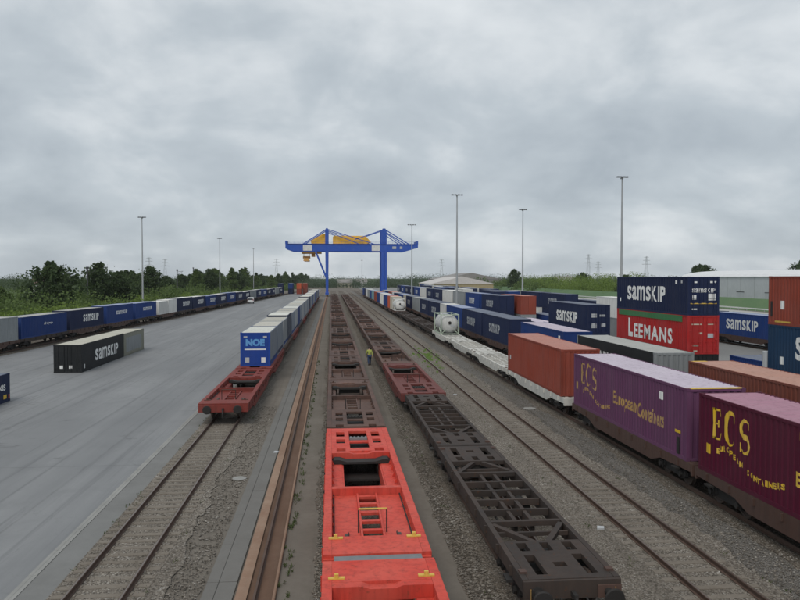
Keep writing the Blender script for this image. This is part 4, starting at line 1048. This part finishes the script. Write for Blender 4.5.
# ------------------------------------------------------------------ gantry crane
CY = 352.0
def crane():
    r = tag(empty('gantry_crane', (0, CY, 0)), 'blue gantry crane with yellow trolley spanning the tracks', 'gantry crane')
    k = Kit(); X0, X1 = -21.2, 40.6; ZB, ZT = 21.0, 24.4
    XL, XR = -2.06, 24.6
    for y in (-5, 5):
        g = k.part('girder', cblue)
        g.prism([(X0, ZB + 1.3), (X0 + 3.2, ZB + .1), (X0 + 6, ZB), (X1 - 6.5, ZB), (X1, ZB + 1.9), (X1, ZT), (X0, ZT)], 'y', y - .55, y + .55)
        k.part('rail_beam', cblue).box(X0 + 1, X1 - 1, y - .85, y + .85, ZT + .003, ZT + .2)
        wk_ = k.part('walkway_rail', cblue); yy = y + (-.8 if y < 0 else .8)
        wk_.bar((X0, yy, ZT + 1.2), (X1, yy, ZT + 1.2), .07)
        for q in np.linspace(X0, X1, 32): wk_.bar((q, yy, ZT + .1), (q, yy, ZT + 1.2), .05)
        # legs: the right one is a stout pair, the left one a slim pendulum leg
        for dx in ((-.72, .72)):
            k.part('leg', cblue).quadbox([(XR+dx-.55, y*1.1-.8, 1.9), (XR+dx+.55, y*1.1-.8, 1.9), (XR+dx+.55, y*1.1+.8, 1.9), (XR+dx-.55, y*1.1+.8, 1.9), (XR+dx-.58, y-.8, ZB-.01), (XR+dx+.58, y-.8, ZB-.01), (XR+dx+.58, y+.8, ZB-.01), (XR+dx-.58, y+.8, ZB-.01)])
        k.part('leg_tie', cblue).box(XR - .16, XR + .16, y - .3, y + .3, 18.5, 20).box(XR - .16, XR + .16, y - .3, y + .3, 10.5, 11.3)
        k.part('leg', cblue).quadbox([(XL-.55, y*1.1-.5, 1.6), (XL+.55, y*1.1-.5, 1.6), (XL+.55, y*1.1+.5, 1.6), (XL-.55, y*1.1+.5, 1.6), (XL-.75, y-.6, ZB-.01), (XL+.75, y-.6, ZB-.01), (XL+.75, y+.6, ZB-.01), (XL-.75, y+.6, ZB-.01)])
        k.part('leg_stair', cblue).bar((-7.3, y, ZB - .02), (XL - .5, y*1.05, 9.2), 1.1, .7)
        for X, w in ((XL, .8), (XR, 1.25)):
            k.part('pylon', cblue).prism([(X-w, ZT+.2), (X+w, ZT+.2), (X+w, 30.6), (X+w*.5, 31.8), (X-w*.5, 31.8), (X-w, 30.6)], 'y', y - .5, y + .5)
        class _S:
            def bar(s_, *a): k.part('stay', cblue).bar(*a)
        st = _S()
        st.bar((XL, y, 31.4), (-13.2, y, ZT), .42); st.bar((XL, y, 31.4), (20, y, ZT + .1), .34); st.bar((XL, y, 30.4), (13, y, ZT + .1), .3)
        st.bar((XR, y, 31.4), (11, y, ZT + 2.2), .34); st.bar((XR, y, 31.6), (36.5, y, ZT), .42); st.bar((XR, y, 30.2), (33, y, ZT), .34)
    for X in (X0 + .4, X1 - .4, XL, XR): k.part('end_tie', cblue).box(X - .4, X + .4, -4.4, 4.4, ZT - 1.6, ZT - .2)
    for X in (XL, XR):
        k.part('pylon_tie', cblue).box(X - .5, X + .5, -4.48, 4.48, 30.3, 31.3)
        k.part('sill_beam', cblue).box(X - .8, X + .8, -8.5, 8.5, .95, 1.9)
        for q in (-7.4, -5.6, 5.6, 7.4): k.part('travel_wheel', black, True).tube((X - .3, q, .55), (X + .3, q, .55), .42, n=14)
    k.part('end_post', cblue).box(X0 - .1, X0 + .8, -5.3, 5.3, ZT + .01, ZT + 1.5)
    k.part('end_post', cblue).box(X1 - .7, X1 + .1, -5.3, 5.3, ZT + .01, ZT + 1.5)
    for a, b in ((-13.1, -8.9), (18.8, 22.6)): k.part('white_sign', P['white'][0]).box(a, b, -5.62, -5.56, ZB + .3, ZT - .5)
    k.part('sign_panel', letg).box(28.5, 30.3, -5.62, -5.56, ZB + 1.2, ZT - 1.0)
    k.part('sign_panel', letg).box(32, 33.2, -5.62, -5.56, ZB + 1.2, ZT - 1.0)
    k.part('machine_house', cyel).prism([(.7, ZT + .25), (16.4, ZT + .25), (18.6, ZT + 1.1), (16.0, ZT + 4.0), (1.2, ZT + 4.0), (.7, ZT + 3.4)], 'y', -3.6, 3.6)
    k.part('trolley_cab', cyel).prism([(-9.2, ZT + .25), (-2.9, ZT + .25), (-2.9, ZT + 4.8), (-4.0, ZT + 4.8), (-9.8, ZT + 1.5)], 'y', -3.4, 3.4)
    k.part('trolley', corange).box(-13.8, -4.6, -4.2, 4.2, ZB - .9, ZB - .15)
    k.part('spreader', corange).box(-12.6, -10.6, -6.1, 6.1, 17.2, 17.8).box(-13.3, -9.9, -1.4, 1.4, 17.8, 18.9).box(-12.9, -10.3, -6.1, -5.7, 16.5, 17.2).box(-12.9, -10.3, 5.7, 6.1, 16.5, 17.2)
    rp_ = k.part('hoist_ropes', darkst)
    for a in (-12.9, -10.3):
        for b in (-1.2, 1.2): rp_.bar((a, b, 18.9), (a, b, ZB - .5), .12)
    k.part('operator_cabin', corange).box(-9.3, -7.6, -1.2, 1.2, 18.6, ZB - .9)
    k.part('cabin_glass', glass).box(-9.32, -9.305, -1.0, 1.0, 19.0, 20.0)
    k.emit(r); return r
crane()

# ------------------------------------------------------------------ light masts
def mast(label, x, y, h, wide=1.6):
    r = tag(empty('light_mast', (x, y, 0)), label, 'light mast', 'floodlight masts of the terminal')
    MB().tube((0, 0, -.02), (0, 0, h), .23, .1, 12).build('pole', galv, r, True)
    MB().box(-.35, .35, -.35, .35, -.02, .5).build('footing', concrete, r)
    hd = MB().box(-wide/2, wide/2, -.07, .07, h - .05, h + .1).box(-.07, .07, -.7, .7, h - .2, h - .06).build('head_frame', galv, r)
    for q in (-.72, -.25, .25, .72):
        MB().prism([(-.28, h - .12), (.28, h - .02), (.28, h + .12), (-.28, h + .12)], 'x', q*wide*.6 - .17, q*wide*.6 + .17).build('floodlight', darkst, hd)
for a in (('slim light mast by the trees, nearest on the left', -43.5, 176, 22.6), ('second light mast on the left, in front of the dark wood', -44.5, 302, 24.4), ('third and farthest light mast on the left', -44.5, 431, 25.6),
          ('tall light mast behind the navy and red stack on the right', 44.3, 110, 24.0), ('light mast in front of the green shrubs', 43.0, 164, 24.0), ('light mast in front of the pale-roofed shed', 22.95, 134.5, 23.8, 2.0),
          ('light mast seen beside the right end of the crane', 22.95, 211, 23.8, 2.4), ('distant light mast seen under the crane girder', 22.95, 560, 22)): mast(*a)

# ------------------------------------------------------------------ van
def van():
    r = tag(empty('delivery_van', (-27.2, 254, 0), R(4)), 'small white van parked on the asphalt by the left siding', 'van')
    k = Kit(); w = .98
    k.part('body', vanw).prism([(-2.4, .4), (2.45, .4), (2.5, .9), (1.9, 1.1), (1.35, 1.95), (1.0, 2.05), (-2.3, 2.05), (-2.42, 1.8)], 'x', -w, w)
    k.part('rear_window', glass).box(-.75, .75, -2.435, -2.415, 1.25, 1.8)
    k.part('windscreen', glass).quadbox([(-.8, 1.93, 1.12), (.8, 1.93, 1.12), (.8, 1.95, 1.12), (-.8, 1.95, 1.12), (-.75, 1.42, 1.88), (.75, 1.42, 1.88), (.75, 1.44, 1.88), (-.75, 1.44, 1.88)])
    for s in (-1, 1):
        k.part('side_window', glass).box(min(s*w, s*(w+.01)), max(s*w, s*(w+.01)), .35, 1.25, 1.2, 1.8)
        k.part('tail_lamp', lampred).box(s*.86 - .09, s*.86 + .09, -2.45, -2.4, .95, 1.5)
        for y in (-1.5, 1.55):
            k.part('wheel', rubber, True).tube((s*.78, y, .33), (s*1.0, y, .33), .33, n=16)
    k.part('bumper', darkst).box(-.95, .95, -2.52, -2.41, .38, .66); k.part('number_plate', letw).box(-.26, .26, -2.535, -2.525, .7, .8)
    k.emit(r)
van()

# ------------------------------------------------------------------ person walking between the wagons
def skin(name, verts, edges, radii, mat, parent, root=0):
    me = bpy.data.meshes.new(name); me.from_pydata(verts, edges, []); me.materials.append(mat)
    o = link(bpy.data.objects.new(name, me), parent)
    md = o.modifiers.new('skin', 'SKIN'); md.use_smooth_shade = True
    sv = me.skin_vertices[0].data
    for i, q in enumerate(radii): sv[i].radius = (q, q) if not isinstance(q, tuple) else q
    sv[root].use_root = True
    o.modifiers.new('sub', 'SUBSURF').levels = 1; o.modifiers['sub'].render_levels = 2
    return o
skinm = NT('skin').done((.42, .25, .18), .6); hivis = paint('hi_vis_yellow', (.34, .38, .07), .3, 0, .7, 0, .2)
navyc = paint('blue_trousers', (.035, .06, .13), .3, 0, .85, 0, .1); hairm = NT('hair').done((.03, .02, .015), .7); shoe = NT('shoe').done((.02, .018, .016), .7)
def person():
    r = tag(empty('person', (3.72, 73.0, 0), R(6)), 'person in a yellow hi-vis jacket and blue trousers walking between the empty wagons', 'person')
    V, E, Q = [], [], []
    def a(p, q, par=None):
        V.append(p); Q.append(q)
        if par is not None: E.append((par, len(V) - 1))
        return len(V) - 1
    pel = a((0, 0, .98), .15); wa = a((0, .01, 1.14), .13, pel); ch = a((0, .02, 1.36), .16, wa); nk = a((0, .03, 1.53), .06, ch); hb = a((0, .045, 1.6), .075, nk); hd = a((0, .05, 1.7), .095, hb); ht = a((0, .04, 1.77), .07, hd)
    a((0, .15, 1.67), .016, hd)
    hands = []
    for s, sw in ((-1, .16), (1, -.14)):
        sh = a((s*.19, .02, 1.44), .07, ch); el = a((s*.27, .02 + sw*.45, 1.15), .048, sh); wr = a((s*.28, .06 + sw*1.3, .92), .032, el); pm = a((s*.28, .08 + sw*1.45, .84), .04, wr)
        for i, (dx, ln) in enumerate(((-.03, .075), (-.01, .09), (.012, .085), (.032, .065))): a((s*.28 + dx, .09 + sw*1.5, .84 - ln - .02), .009, pm)
        a((s*.28 - s*.05, .12 + sw*1.5, .82), .01, pm)
        hip = a((s*.1, 0, .92), .105, pel); kn = a((s*.11, .03 - sw*.75, .51), .065, hip); an = a((s*.11, -.02 - sw*1.6, .09), .042, kn); a((s*.12, .13 - sw*1.6, .035), .036, an)
    skin('body', V, E, Q, skinm, r)
    V, E, Q = [], [], []
    w0 = a((0, 0, .9), .165); w1 = a((0, .01, 1.14), .155, w0); c1 = a((0, .02, 1.36), .185, w1); a((0, .03, 1.5), .085, c1)
    for s, sw in ((-1, .16), (1, -.14)):
        sh = a((s*.19, .02, 1.44), .09, c1); el = a((s*.27, .02 + sw*.45, 1.15), .066, sh); a((s*.28, .06 + sw*1.25, .94), .05, el)
    skin('jacket', V, E, Q, hivis, r)
    V, E, Q = [], [], []
    p0 = a((0, 0, .97), .16)
    for s, sw in ((-1, .16), (1, -.14)):
        hp = a((s*.1, 0, .9), .12, p0); kn = a((s*.11, .03 - sw*.75, .51), .085, hp); a((s*.11, -.02 - sw*1.55, .1), .07, kn)
    skin('trousers', V, E, Q, navyc, r)
    for s, sw in ((-1, .16), (1, -.14)):
        y0 = -sw*1.6
        MB().prism([(-.09 + y0, 0), (.2 + y0, 0), (.2 + y0, .05), (.05 + y0, .1), (-.09 + y0, .12)], 'x', s*.11 - .05, s*.11 + .05).build('shoe', shoe, r)
    MB().lathe((0, .03, 1.7), (0, 0, 1), [(-.04, .1), (.03, .112), (.09, .085), (.12, .03)], 14).build('hair', hairm, r, True)
person()

# ------------------------------------------------------------------ vegetation
def leaves(name, C, S, mat):
    k = len(C); a = rng.normal(size=(k, 3)); a /= np.linalg.norm(a, axis=1)[:, None]
    b = np.cross(a, rng.normal(size=(k, 3))); b /= np.linalg.norm(b, axis=1)[:, None]
    a = a * (S * .5)[:, None]; b = b * (S * (.32 + .2 * rng.random(k)))[:, None]
    V = np.stack([C - a, C + b * .9, C + a, C - b], 1).reshape(-1, 3)
    me = bpy.data.meshes.new(name); me.vertices.add(4*k); me.vertices.foreach_set('co', V.ravel())
    me.loops.add(4*k); me.loops.foreach_set('vertex_index', np.arange(4*k)); me.polygons.add(k)
    me.polygons.foreach_set('loop_start', np.arange(0, 4*k, 4)); me.materials.append(mat); me.update(calc_edges=True); me.validate(); return me
def crown_pts(h0, h1, w, nl, per, shape=1.0):
    C = []
    for i in range(nl):
        t = (i + .5) / nl; z = h0 + (h1 - h0) * t
        env = w * (math.sin(math.pi * min(1, t * .82 + .16)) ** .7) * (1 - .35 * t * shape)
        a = rng.random() * 6.28; q = env * (.25 + .6 * rng.random())
        c = np.array([math.cos(a) * q, math.sin(a) * q, z]); rr = env * (.38 + .3 * rng.random()) + .25
        k = max(6, per // 20)
        for _ in range(k):                        # small leafy clumps over the limb's surface leave gaps and a ragged outline
            d = rng.normal(size=3); d /= np.linalg.norm(d); cc = c + d * rr * (.45 + .75 * rng.random()) * np.array([1, 1, .85]); r2 = rr * (.16 + .2 * rng.random())
            e_ = rng.normal(size=(20, 3)) * r2 * .62; C.append(cc + e_)
    return np.concatenate(C)
def tree_meshes(kind, mat):
    h, w, nl, per = {'broad': (11, 4.2, 34, 320), 'tall': (12, 3.0, 34, 300), 'round': (9, 4.0, 30, 320), 'bush': (4.5, 2.6, 18, 110)}[kind]
    C = crown_pts(h*.16 if kind != 'bush' else .4, h*.97, w, nl, per, 1.3 if kind == 'tall' else .8)
    S = (.22 + .3 * rng.random(len(C))) * (1.05 if kind != 'bush' else .75)
    cm = leaves('crown', C, S, mat)
    t = MB(); t.tube((0, 0, -.1), (.1, 0, h*.3), .22, .17, 8).tube((.1, 0, h*.3), (0, .15, h*.8), .17, .05, 7)
    for i in range(7):
        a = i * 2.4; z = h*(.25 + .07*i); t.tube((.05, 0, z), (math.cos(a)*w*.55, math.sin(a)*w*.55, z + h*.14), .08, .03, 5)
    return cm, t.mesh('trunk', bark)
TM = {}
def tree(label, x, y, kind, scale, leaf=0, group=None, cat='tree', wx=1.0):
    v = random.randint(0, 2); k = (kind, leaf, v)
    if k not in TM: TM[k] = tree_meshes(kind, LF[leaf])
    r = tag(empty('tree' if kind != 'bush' else 'bush', (x, y, -.05), random.random() * 6.28), label, cat, group); r.scale = (scale*wx, scale*wx, scale)
    for nm, me in zip(('crown', 'trunk'), TM[k]): link(bpy.data.objects.new(nm, me), r)
    return r
# left: single trees behind the siding
for a in (('tall dark tree rising above the bright blue container', -60, 166, 'round', 1.34, 0), ('dark spreading tree left of the nearest mast', -61, 201, 'broad', 1.15, 0), ('dark tree right beside the spreading one, left of the nearest mast', -57, 206, 'round', 1.15, 0),
          ('slender dark tree touching the nearest light mast', -62, 232, 'round', 1.2, 0), ('rounded dark tree right of the nearest light mast', -59, 249, 'broad', 1.13, 0), ('dark tree partly hidden behind the rounded one', -66, 252, 'round', 1.2, 0),
          ('lighter small tree left of the tall dark one', -64, 150, 'round', .75, 1), ('low green tree between the tall and the spreading ones', -66, 190, 'round', .8, 1), ('light green tree at the left edge of the picture', -75, 128, 'round', .75, 1)): tree(*a)
for i in range(26):
    y = 312 + i * 23 + random.uniform(-8, 8)
    tree('dark tree of the wood behind the left siding, ' + ORD[i+1] + ' from its near end', -57 + i * 1.15 + random.uniform(-3, 3), y, random.choice(('broad', 'round', 'broad', 'tall')), random.uniform(.85, 1.32), random.choice((0, 0, 1)), 'trees of the wood behind the left siding')
for i in range(16):
    y = 325 + i * 26 + random.uniform(-8, 8)
    tree('dark tree in the second row of that wood, ' + ORD[i+1] + ' from its near end', -72 + i * 1.0 + random.uniform(-4, 4), y, random.choice(('broad', 'round')), random.uniform(.95, 1.35), 0, 'trees of the wood behind the left siding')
# undergrowth, hedges and the far woods read as masses
def mass(name, label, fn, n, smin, smax, mat, cat='bushes'):
    C = fn(n); S = smin + (smax - smin) * rng.random(n)
    o = link(bpy.data.objects.new(name, leaves(name, C, S, mat))); return tag(o, label, cat, kind='stuff')
def hump(n, x, y, wx, wy, h, blobs):
    """mounded thicket over a strip; x(y) gives its axis"""
    per = n // blobs; C = []
    for _ in range(blobs):
        yy = y[0] + (y[1] - y[0]) * rng.random(); xx = x(yy) + rng.normal() * wx; r_ = wy * (.6 + .8 * rng.random()); hh = h * (.45 + .75 * rng.random())
        d = rng.normal(size=(per, 3)); d /= np.linalg.norm(d, axis=1)[:, None]; q = rng.random(per) ** .35
        p = np.array([xx, yy, 0]) + d * q[:, None] * np.array([r_, r_ * 1.3, hh]); p[:, 2] = np.abs(p[:, 2]); C.append(p)
    C = np.concatenate(C); return np.concatenate([C, C[:n - len(C)]]) if len(C) < n else C
mass('shrubs', 'light green shrubs along the bank behind the left siding', lambda n: hump(n, lambda y: lx(y) - 17, (60, 300), 4.2, 2.6, 3.6, 190), 70000, .25, .6, LF[2])
mass('thicket', 'green thicket under the left trees', lambda n: hump(n, lambda y: lx(y) - 31, (80, 330), 8, 4.6, 5.8, 200), 90000, .3, .7, LF[1])
mass('thicket', 'low bushes along the wood behind the left siding', lambda n: hump(n, lambda y: -47 + (y-300)*.055, (290, 760), 2.5, 3, 4, 110), 30000, .4, .9, LF[1])
mass('shrubs', 'bright green shrubs beyond the grass bank on the right', lambda n: hump(n, lambda y: 122 + rng.random()*9, (300, 490), 3, 5.5, 10.0, 150), 75000, .3, .6, LF[2])
mass('shrubs', 'darker bushes right of the pale-roofed shed', lambda n: hump(n, lambda y: 116 + rng.random()*20, (400, 640), 5, 6, 8.5, 80), 26000, .5, 1.1, LF[1])
def belt(n, d0, d1, x0, x1, h, blobs, r0=9):
    per = n // blobs; C = []
    for _ in range(blobs):
        xx = x0 + (x1 - x0) * rng.random(); yy = d0 + (d1 - d0) * rng.random(); hh = h * (.6 + .65 * rng.random() ** 1.6); r_ = r0 * (.7 + .7 * rng.random())
        d = rng.normal(size=(per, 3)); d /= np.linalg.norm(d, axis=1)[:, None]; q = rng.random(per) ** .75
        p = np.array([xx, yy, hh * .42]) + d * q[:, None] * np.array([r_, r_, hh * .62]); p[:, 2] = np.maximum(p[:, 2], .1); C.append(p)
    return np.concatenate(C)
mass('far_wood', 'belt of dark woodland on the horizon behind the right yard', lambda n: belt(340*440, 760, 1000, 60, 760, 12, 440, 10), 340*440, .5, 1.1, LF[3], 'woodland')
mass('far_wood', 'belt of dark woodland on the horizon left of the crane', lambda n: belt(340*330, 900, 1200, -900, 40, 12, 330, 12), 340*330, .55, 1.2, LF[3], 'woodland')
mass('far_wood', 'hazy line of trees closing the view under the crane', lambda n: belt(300*160, 620, 760, -30, 130, 8, 160, 7), 300*160, .4, .9, LF[3], 'woodland')
mass('far_wood', 'distant hill wood at the far left', lambda n: belt(340*160, 520, 640, -420, -160, 11.5, 160, 10), 340*160, .45, .95, LF[0], 'woodland')
for i, (x, y, s, kd) in enumerate(((122, 300, 1.1, 'round'), (150, 285, 1.25, 'broad'), (176, 262, 1.15, 'broad'), (170, 330, 1.35, 'broad'), (186, 318, 1.3, 'round'), (224, 330, 1.55, 'broad'), (232, 345, 1.6, 'broad'), (205, 318, 1.35, 'round'), (262, 352, 1.45, 'broad'), (277, 348, 1.3, 'round'), (146, 420, 1.3, 'round'), (118, 470, 1.3, 'broad'))):
    tree(['round tree above the far grey wall', 'broad tree just left of the navy and red stack top', 'broad tree peeping over the navy and red stack'][i] if i < 3 else 'dark tree over the white warehouse roofs, ' + ORD[i-2] + ' from the navy and red stack', x, y, kd, s, 0, 'trees behind the warehouses on the right')

# ------------------------------------------------------------------ bank, fence and buildings on the right
m = MB(); m.v += [(111, 60, -.05), (114.5, 60, 2.9), (117.5, 60, 2.9), (121, 60, -.05), (111, 800, -.05), (114.5, 800, 2.9), (117.5, 800, 2.9), (121, 800, -.05)]
m.f += [(0, 1, 5, 4), (1, 2, 6, 5), (2, 3, 7, 6), (3, 2, 1, 0), (4, 5, 6, 7)]
struct('grass_bank', m, bermgrass, fix=True)
fc = tag(empty('guard_rail', (109.2, 0, 0)), 'pale guard rail along the foot of the grass bank', 'guard rail')
for i in range(70): inst('gpost', 'post', galv, lambda: MB().box(-.06, .06, -.06, .06, 0, .85), fc).location = (0, 90 + i*4, 0)
MB().box(-.1, -.06, 88, 372, .5, .82).build('rail', P['white'][0], fc)
def warehouse(label, x0, x1, y0, y1, hw, hr, wall, roof, bays=8, cat='warehouse', arch=False):
    r = tag(empty('warehouse', (x0, y0, 0)), label, cat); w, l = x1 - x0, y1 - y0
    MB().box(0, w, 0, l, -.1, hw).build('wall', wall, r)
    if arch: pr = [(-.4, hw + .005)] + [(w/2 - (w/2 + .4)*math.cos(math.pi*i/10), hw + .005 + (hr - hw)*math.sin(math.pi*i/10) + .05) for i in range(11)] + [(w + .4, hw + .005)]
    else: pr = [(-.5, hw + .005), (w + .5, hw + .005), (w + .5, hw + .2), (w/2, hr), (-.5, hw + .2)]
    rf = MB().prism(pr, 'y', -.4, l + .4).build('roof', roof, r, fix=True)
    for i in range(bays):
        yy = l * (i + .5) / bays
        d = MB().box(-.06, -.005, yy - 2, yy + 2, 0, min(4.2, hw*.8)).build('loading_door', letg, r)
        MB().box(-.09, -.061, yy - 2.15, yy + 2.15, min(4.2, hw*.8) + .02, min(4.2, hw*.8) + .25).build('lintel', darkst, d)
    for i in range(1, bays * 2): MB().box(-.05, -.004, l*i/(bays*2) - .06, l*i/(bays*2) + .06, 0, hw - .05).build('downpipe' if i % 4 == 0 else 'panel_joint', galv, r)
    return r
wallg = paint('pale_grey_cladding', (.47, .49, .51), .2, 0, .5, .02, .4); roofw = paint('white_roof', (.66, .67, .68), .2, 0, .5, .02, .4)
wally = paint('ochre_wall', (.32, .26, .14), .4, 0, .7, .02, .3); roofl = paint('pale_shed_roof', (.52, .49, .47), .35, .1, .6, .02, .4); roofd = paint('grey_brown_roof', (.25, .235, .225), .35, .1, .7, .02, .3)
warehouse('long pale grey warehouse with a white roof behind the stacks', 126, 160, 105, 256, 9.0, 11.2, wallg, roofw, 10, arch=True)
warehouse('low pale grey warehouse end left of the navy and red stack', 124, 150, 270, 296, 6.6, 7.8, wallg, roofw, 2)
b = warehouse('shed with a wide pale roof beyond the far container stacks', 64, 104, 470, 540, 4.8, 9.6, wally, roofl, 4, 'shed')
warehouse('long grey-brown hall rising behind the pale-roofed shed', 84, 132, 565, 640, 7.5, 12.6, roofd, roofd, 4, 'hall')
def house(label, x, y, w, d, hw, hr, wall, roof, rz=0):
    r = tag(empty('house', (x, y, 0), rz), label, 'house')
    MB().box(-w/2, w/2, 0, d, -.1, hw).build('wall', wall, r)
    rf = MB().prism([(-.4, hw + .004), (d + .4, hw + .004), (d/2, hr)], 'x', -w/2 - .4, w/2 + .4).build('roof', roof, r, fix=True)
    MB().box(w*.2, w*.2 + .8, d*.5, d*.5 + .8, hr - 1.2, hr + 1).build('chimney', roofd, rf)
    for zz_ in ([1.2, 4.2] if hw > 5 else [1.2]):
        for i in range(4):
            xx = -w/2 + w*(i + .5)/4; f = MB().box(xx - .6, xx + .6, -.05, -.004, zz_, zz_ + 1.5).build('window', glass, r)
            MB().box(xx - .75, xx + .75, -.1, -.004, zz_ - .15, zz_ - .02).build('sill', palecon, f)
roofr = paint('brown_tile_roof', (.2, .12, .1), .3, 0, .7, .02, .3)
house('pale two-storey house closing the tracks under the crane', 11.5, 640, 13, 10, 4.6, 7.6, P['cream'][0], roofd)
house('white house among the trees right of the pale two-storey house', 27, 690, 12, 9, 4.6, 7.6, P['white'][0], roofd)
house('small pale house in the green at the far left', -175, 470, 12, 9, 5.5, 9, P['white'][0], roofr, R(15))
house('white house among the shrubs on the right', 168, 520, 14, 10, 6, 10, P['white'][0], roofd)
# low white building and blue/red boxes by the crane foot at the left
for i, (x, y, st) in enumerate(((-27, 395, [('blue', 'blue', 0), ('navy', 'navy', 0)]), (-22, 402, [('navy', 'navy', 0), ('blue', 'blue', 0)]), (-17.2, 396, [('brown', 'red-brown', 0), ('orange', 'orange-red', 0)]), (-14.2, 399, [('brick', 'dark brown', 0), ('brown', 'red-brown', 0)]))):
    stackcol('s', x, y, st, '@ container, # of the ' + ['first', 'second', 'third', 'fourth'][i] + ' stack from the left beside the crane foot', 'stacks beside the crane foot')

# ------------------------------------------------------------------ pylons, posts and signals on the skyline
def pylon(label, x, y, h):
    r = tag(empty('pylon', (x, y, 0)), label, 'pylon', 'power pylons on the skyline'); m = MB(); b = h*.09
    def q(t): return b*(1-t)**1.3 + .5
    lv = [0, .2, .38, .54, .68, .8, .9, 1]
    for i in range(len(lv) - 1):
        a, c = lv[i], lv[i+1]; A, C_2 = q(a), q(c)
        for sx in (-1, 1):
            for sy in (-1, 1): m.bar((sx*A, sy*A, a*h), (sx*C_2, sy*C_2, c*h), .15)
        for s in (-1, 1):
            m.bar((-A, s*A, a*h), (C_2, s*C_2, c*h), .08); m.bar((A, s*A, a*h), (-C_2, s*C_2, c*h), .08); m.bar((s*A, -A, a*h), (s*C_2, C_2, c*h), .08)
    m.build('lattice', galv, r)
    for t, w in ((.72, h*.17), (.86, h*.13), (.97, h*.09)):
        MB().bar((-w, 0, t*h), (w, 0, t*h), .3).bar((-w, 0, t*h), (0, 0, t*h + 1.6), .15).bar((w, 0, t*h), (0, 0, t*h + 1.6), .15).build('cross_arm', galv, r)
for a in (('lattice pylon right of the crane arm on the skyline', 172, 1150, 38), ('lattice pylon in the middle of the right skyline', 320, 900, 38), ('shorter lattice pylon just right of the middle skyline one', 410, 1110, 34), ('lattice pylon behind the navy and red stack on the skyline', 430, 980, 38),
          ('lattice pylon left of the dark wood', -240, 1100, 36), ('lattice pylon further left of the dark wood', -215, 900, 33), ('lattice pylon left of the crane arm', -95, 1300, 42)): pylon(*a)
def post(label, x, y, h, arm):
    r = tag(empty('line_post', (x, y, 0)), label, 'line post', 'line posts along the left railway')
    MB().box(-.16, .16, -.16, .16, -.05, h).build('post', darkst, r); MB().bar((0, 0, h - 1), (arm, 0, h - .7), .12).bar((0, 0, h - 2.2), (arm, 0, h - .8), .08).build('bracket', darkst, r)
    MB().box(-.3, .3, -.25, .25, h - .6, h).build('insulator', darkst, r)
for i, (x, y, h) in enumerate(((-64, 141, 11.2), (-62.5, 197, 11.5), (-63.5, 186, 10), (-60, 258, 12), (-60, 296, 12), (-58, 322, 12.5), (-58, 352, 12), (-70, 385, 14))):
    post('dark line post behind the left siding, ' + ORD[i+1] + ' from the left edge', x, y, h, 2.2)

# ------------------------------------------------------------------ damp air
t = bpy.data.materials.new('damp_air'); t.use_nodes = True; t.node_tree.nodes.clear()
vo_ = t.node_tree.nodes.new('ShaderNodeOutputMaterial'); pv = t.node_tree.nodes.new('ShaderNodeVolumePrincipled')
pv.inputs['Color'].default_value = (.92, .95, 1, 1); pv.inputs['Density'].default_value = .00008; pv.inputs['Anisotropy'].default_value = .2
t.node_tree.links.new(pv.outputs[0], vo_.inputs['Volume'])
hz = MB().box(-3000, 3000, -50, 3000, -1.2, 60).build('haze', t); tag(hz, 'thin damp air over the whole terminal', 'haze', kind='stuff')
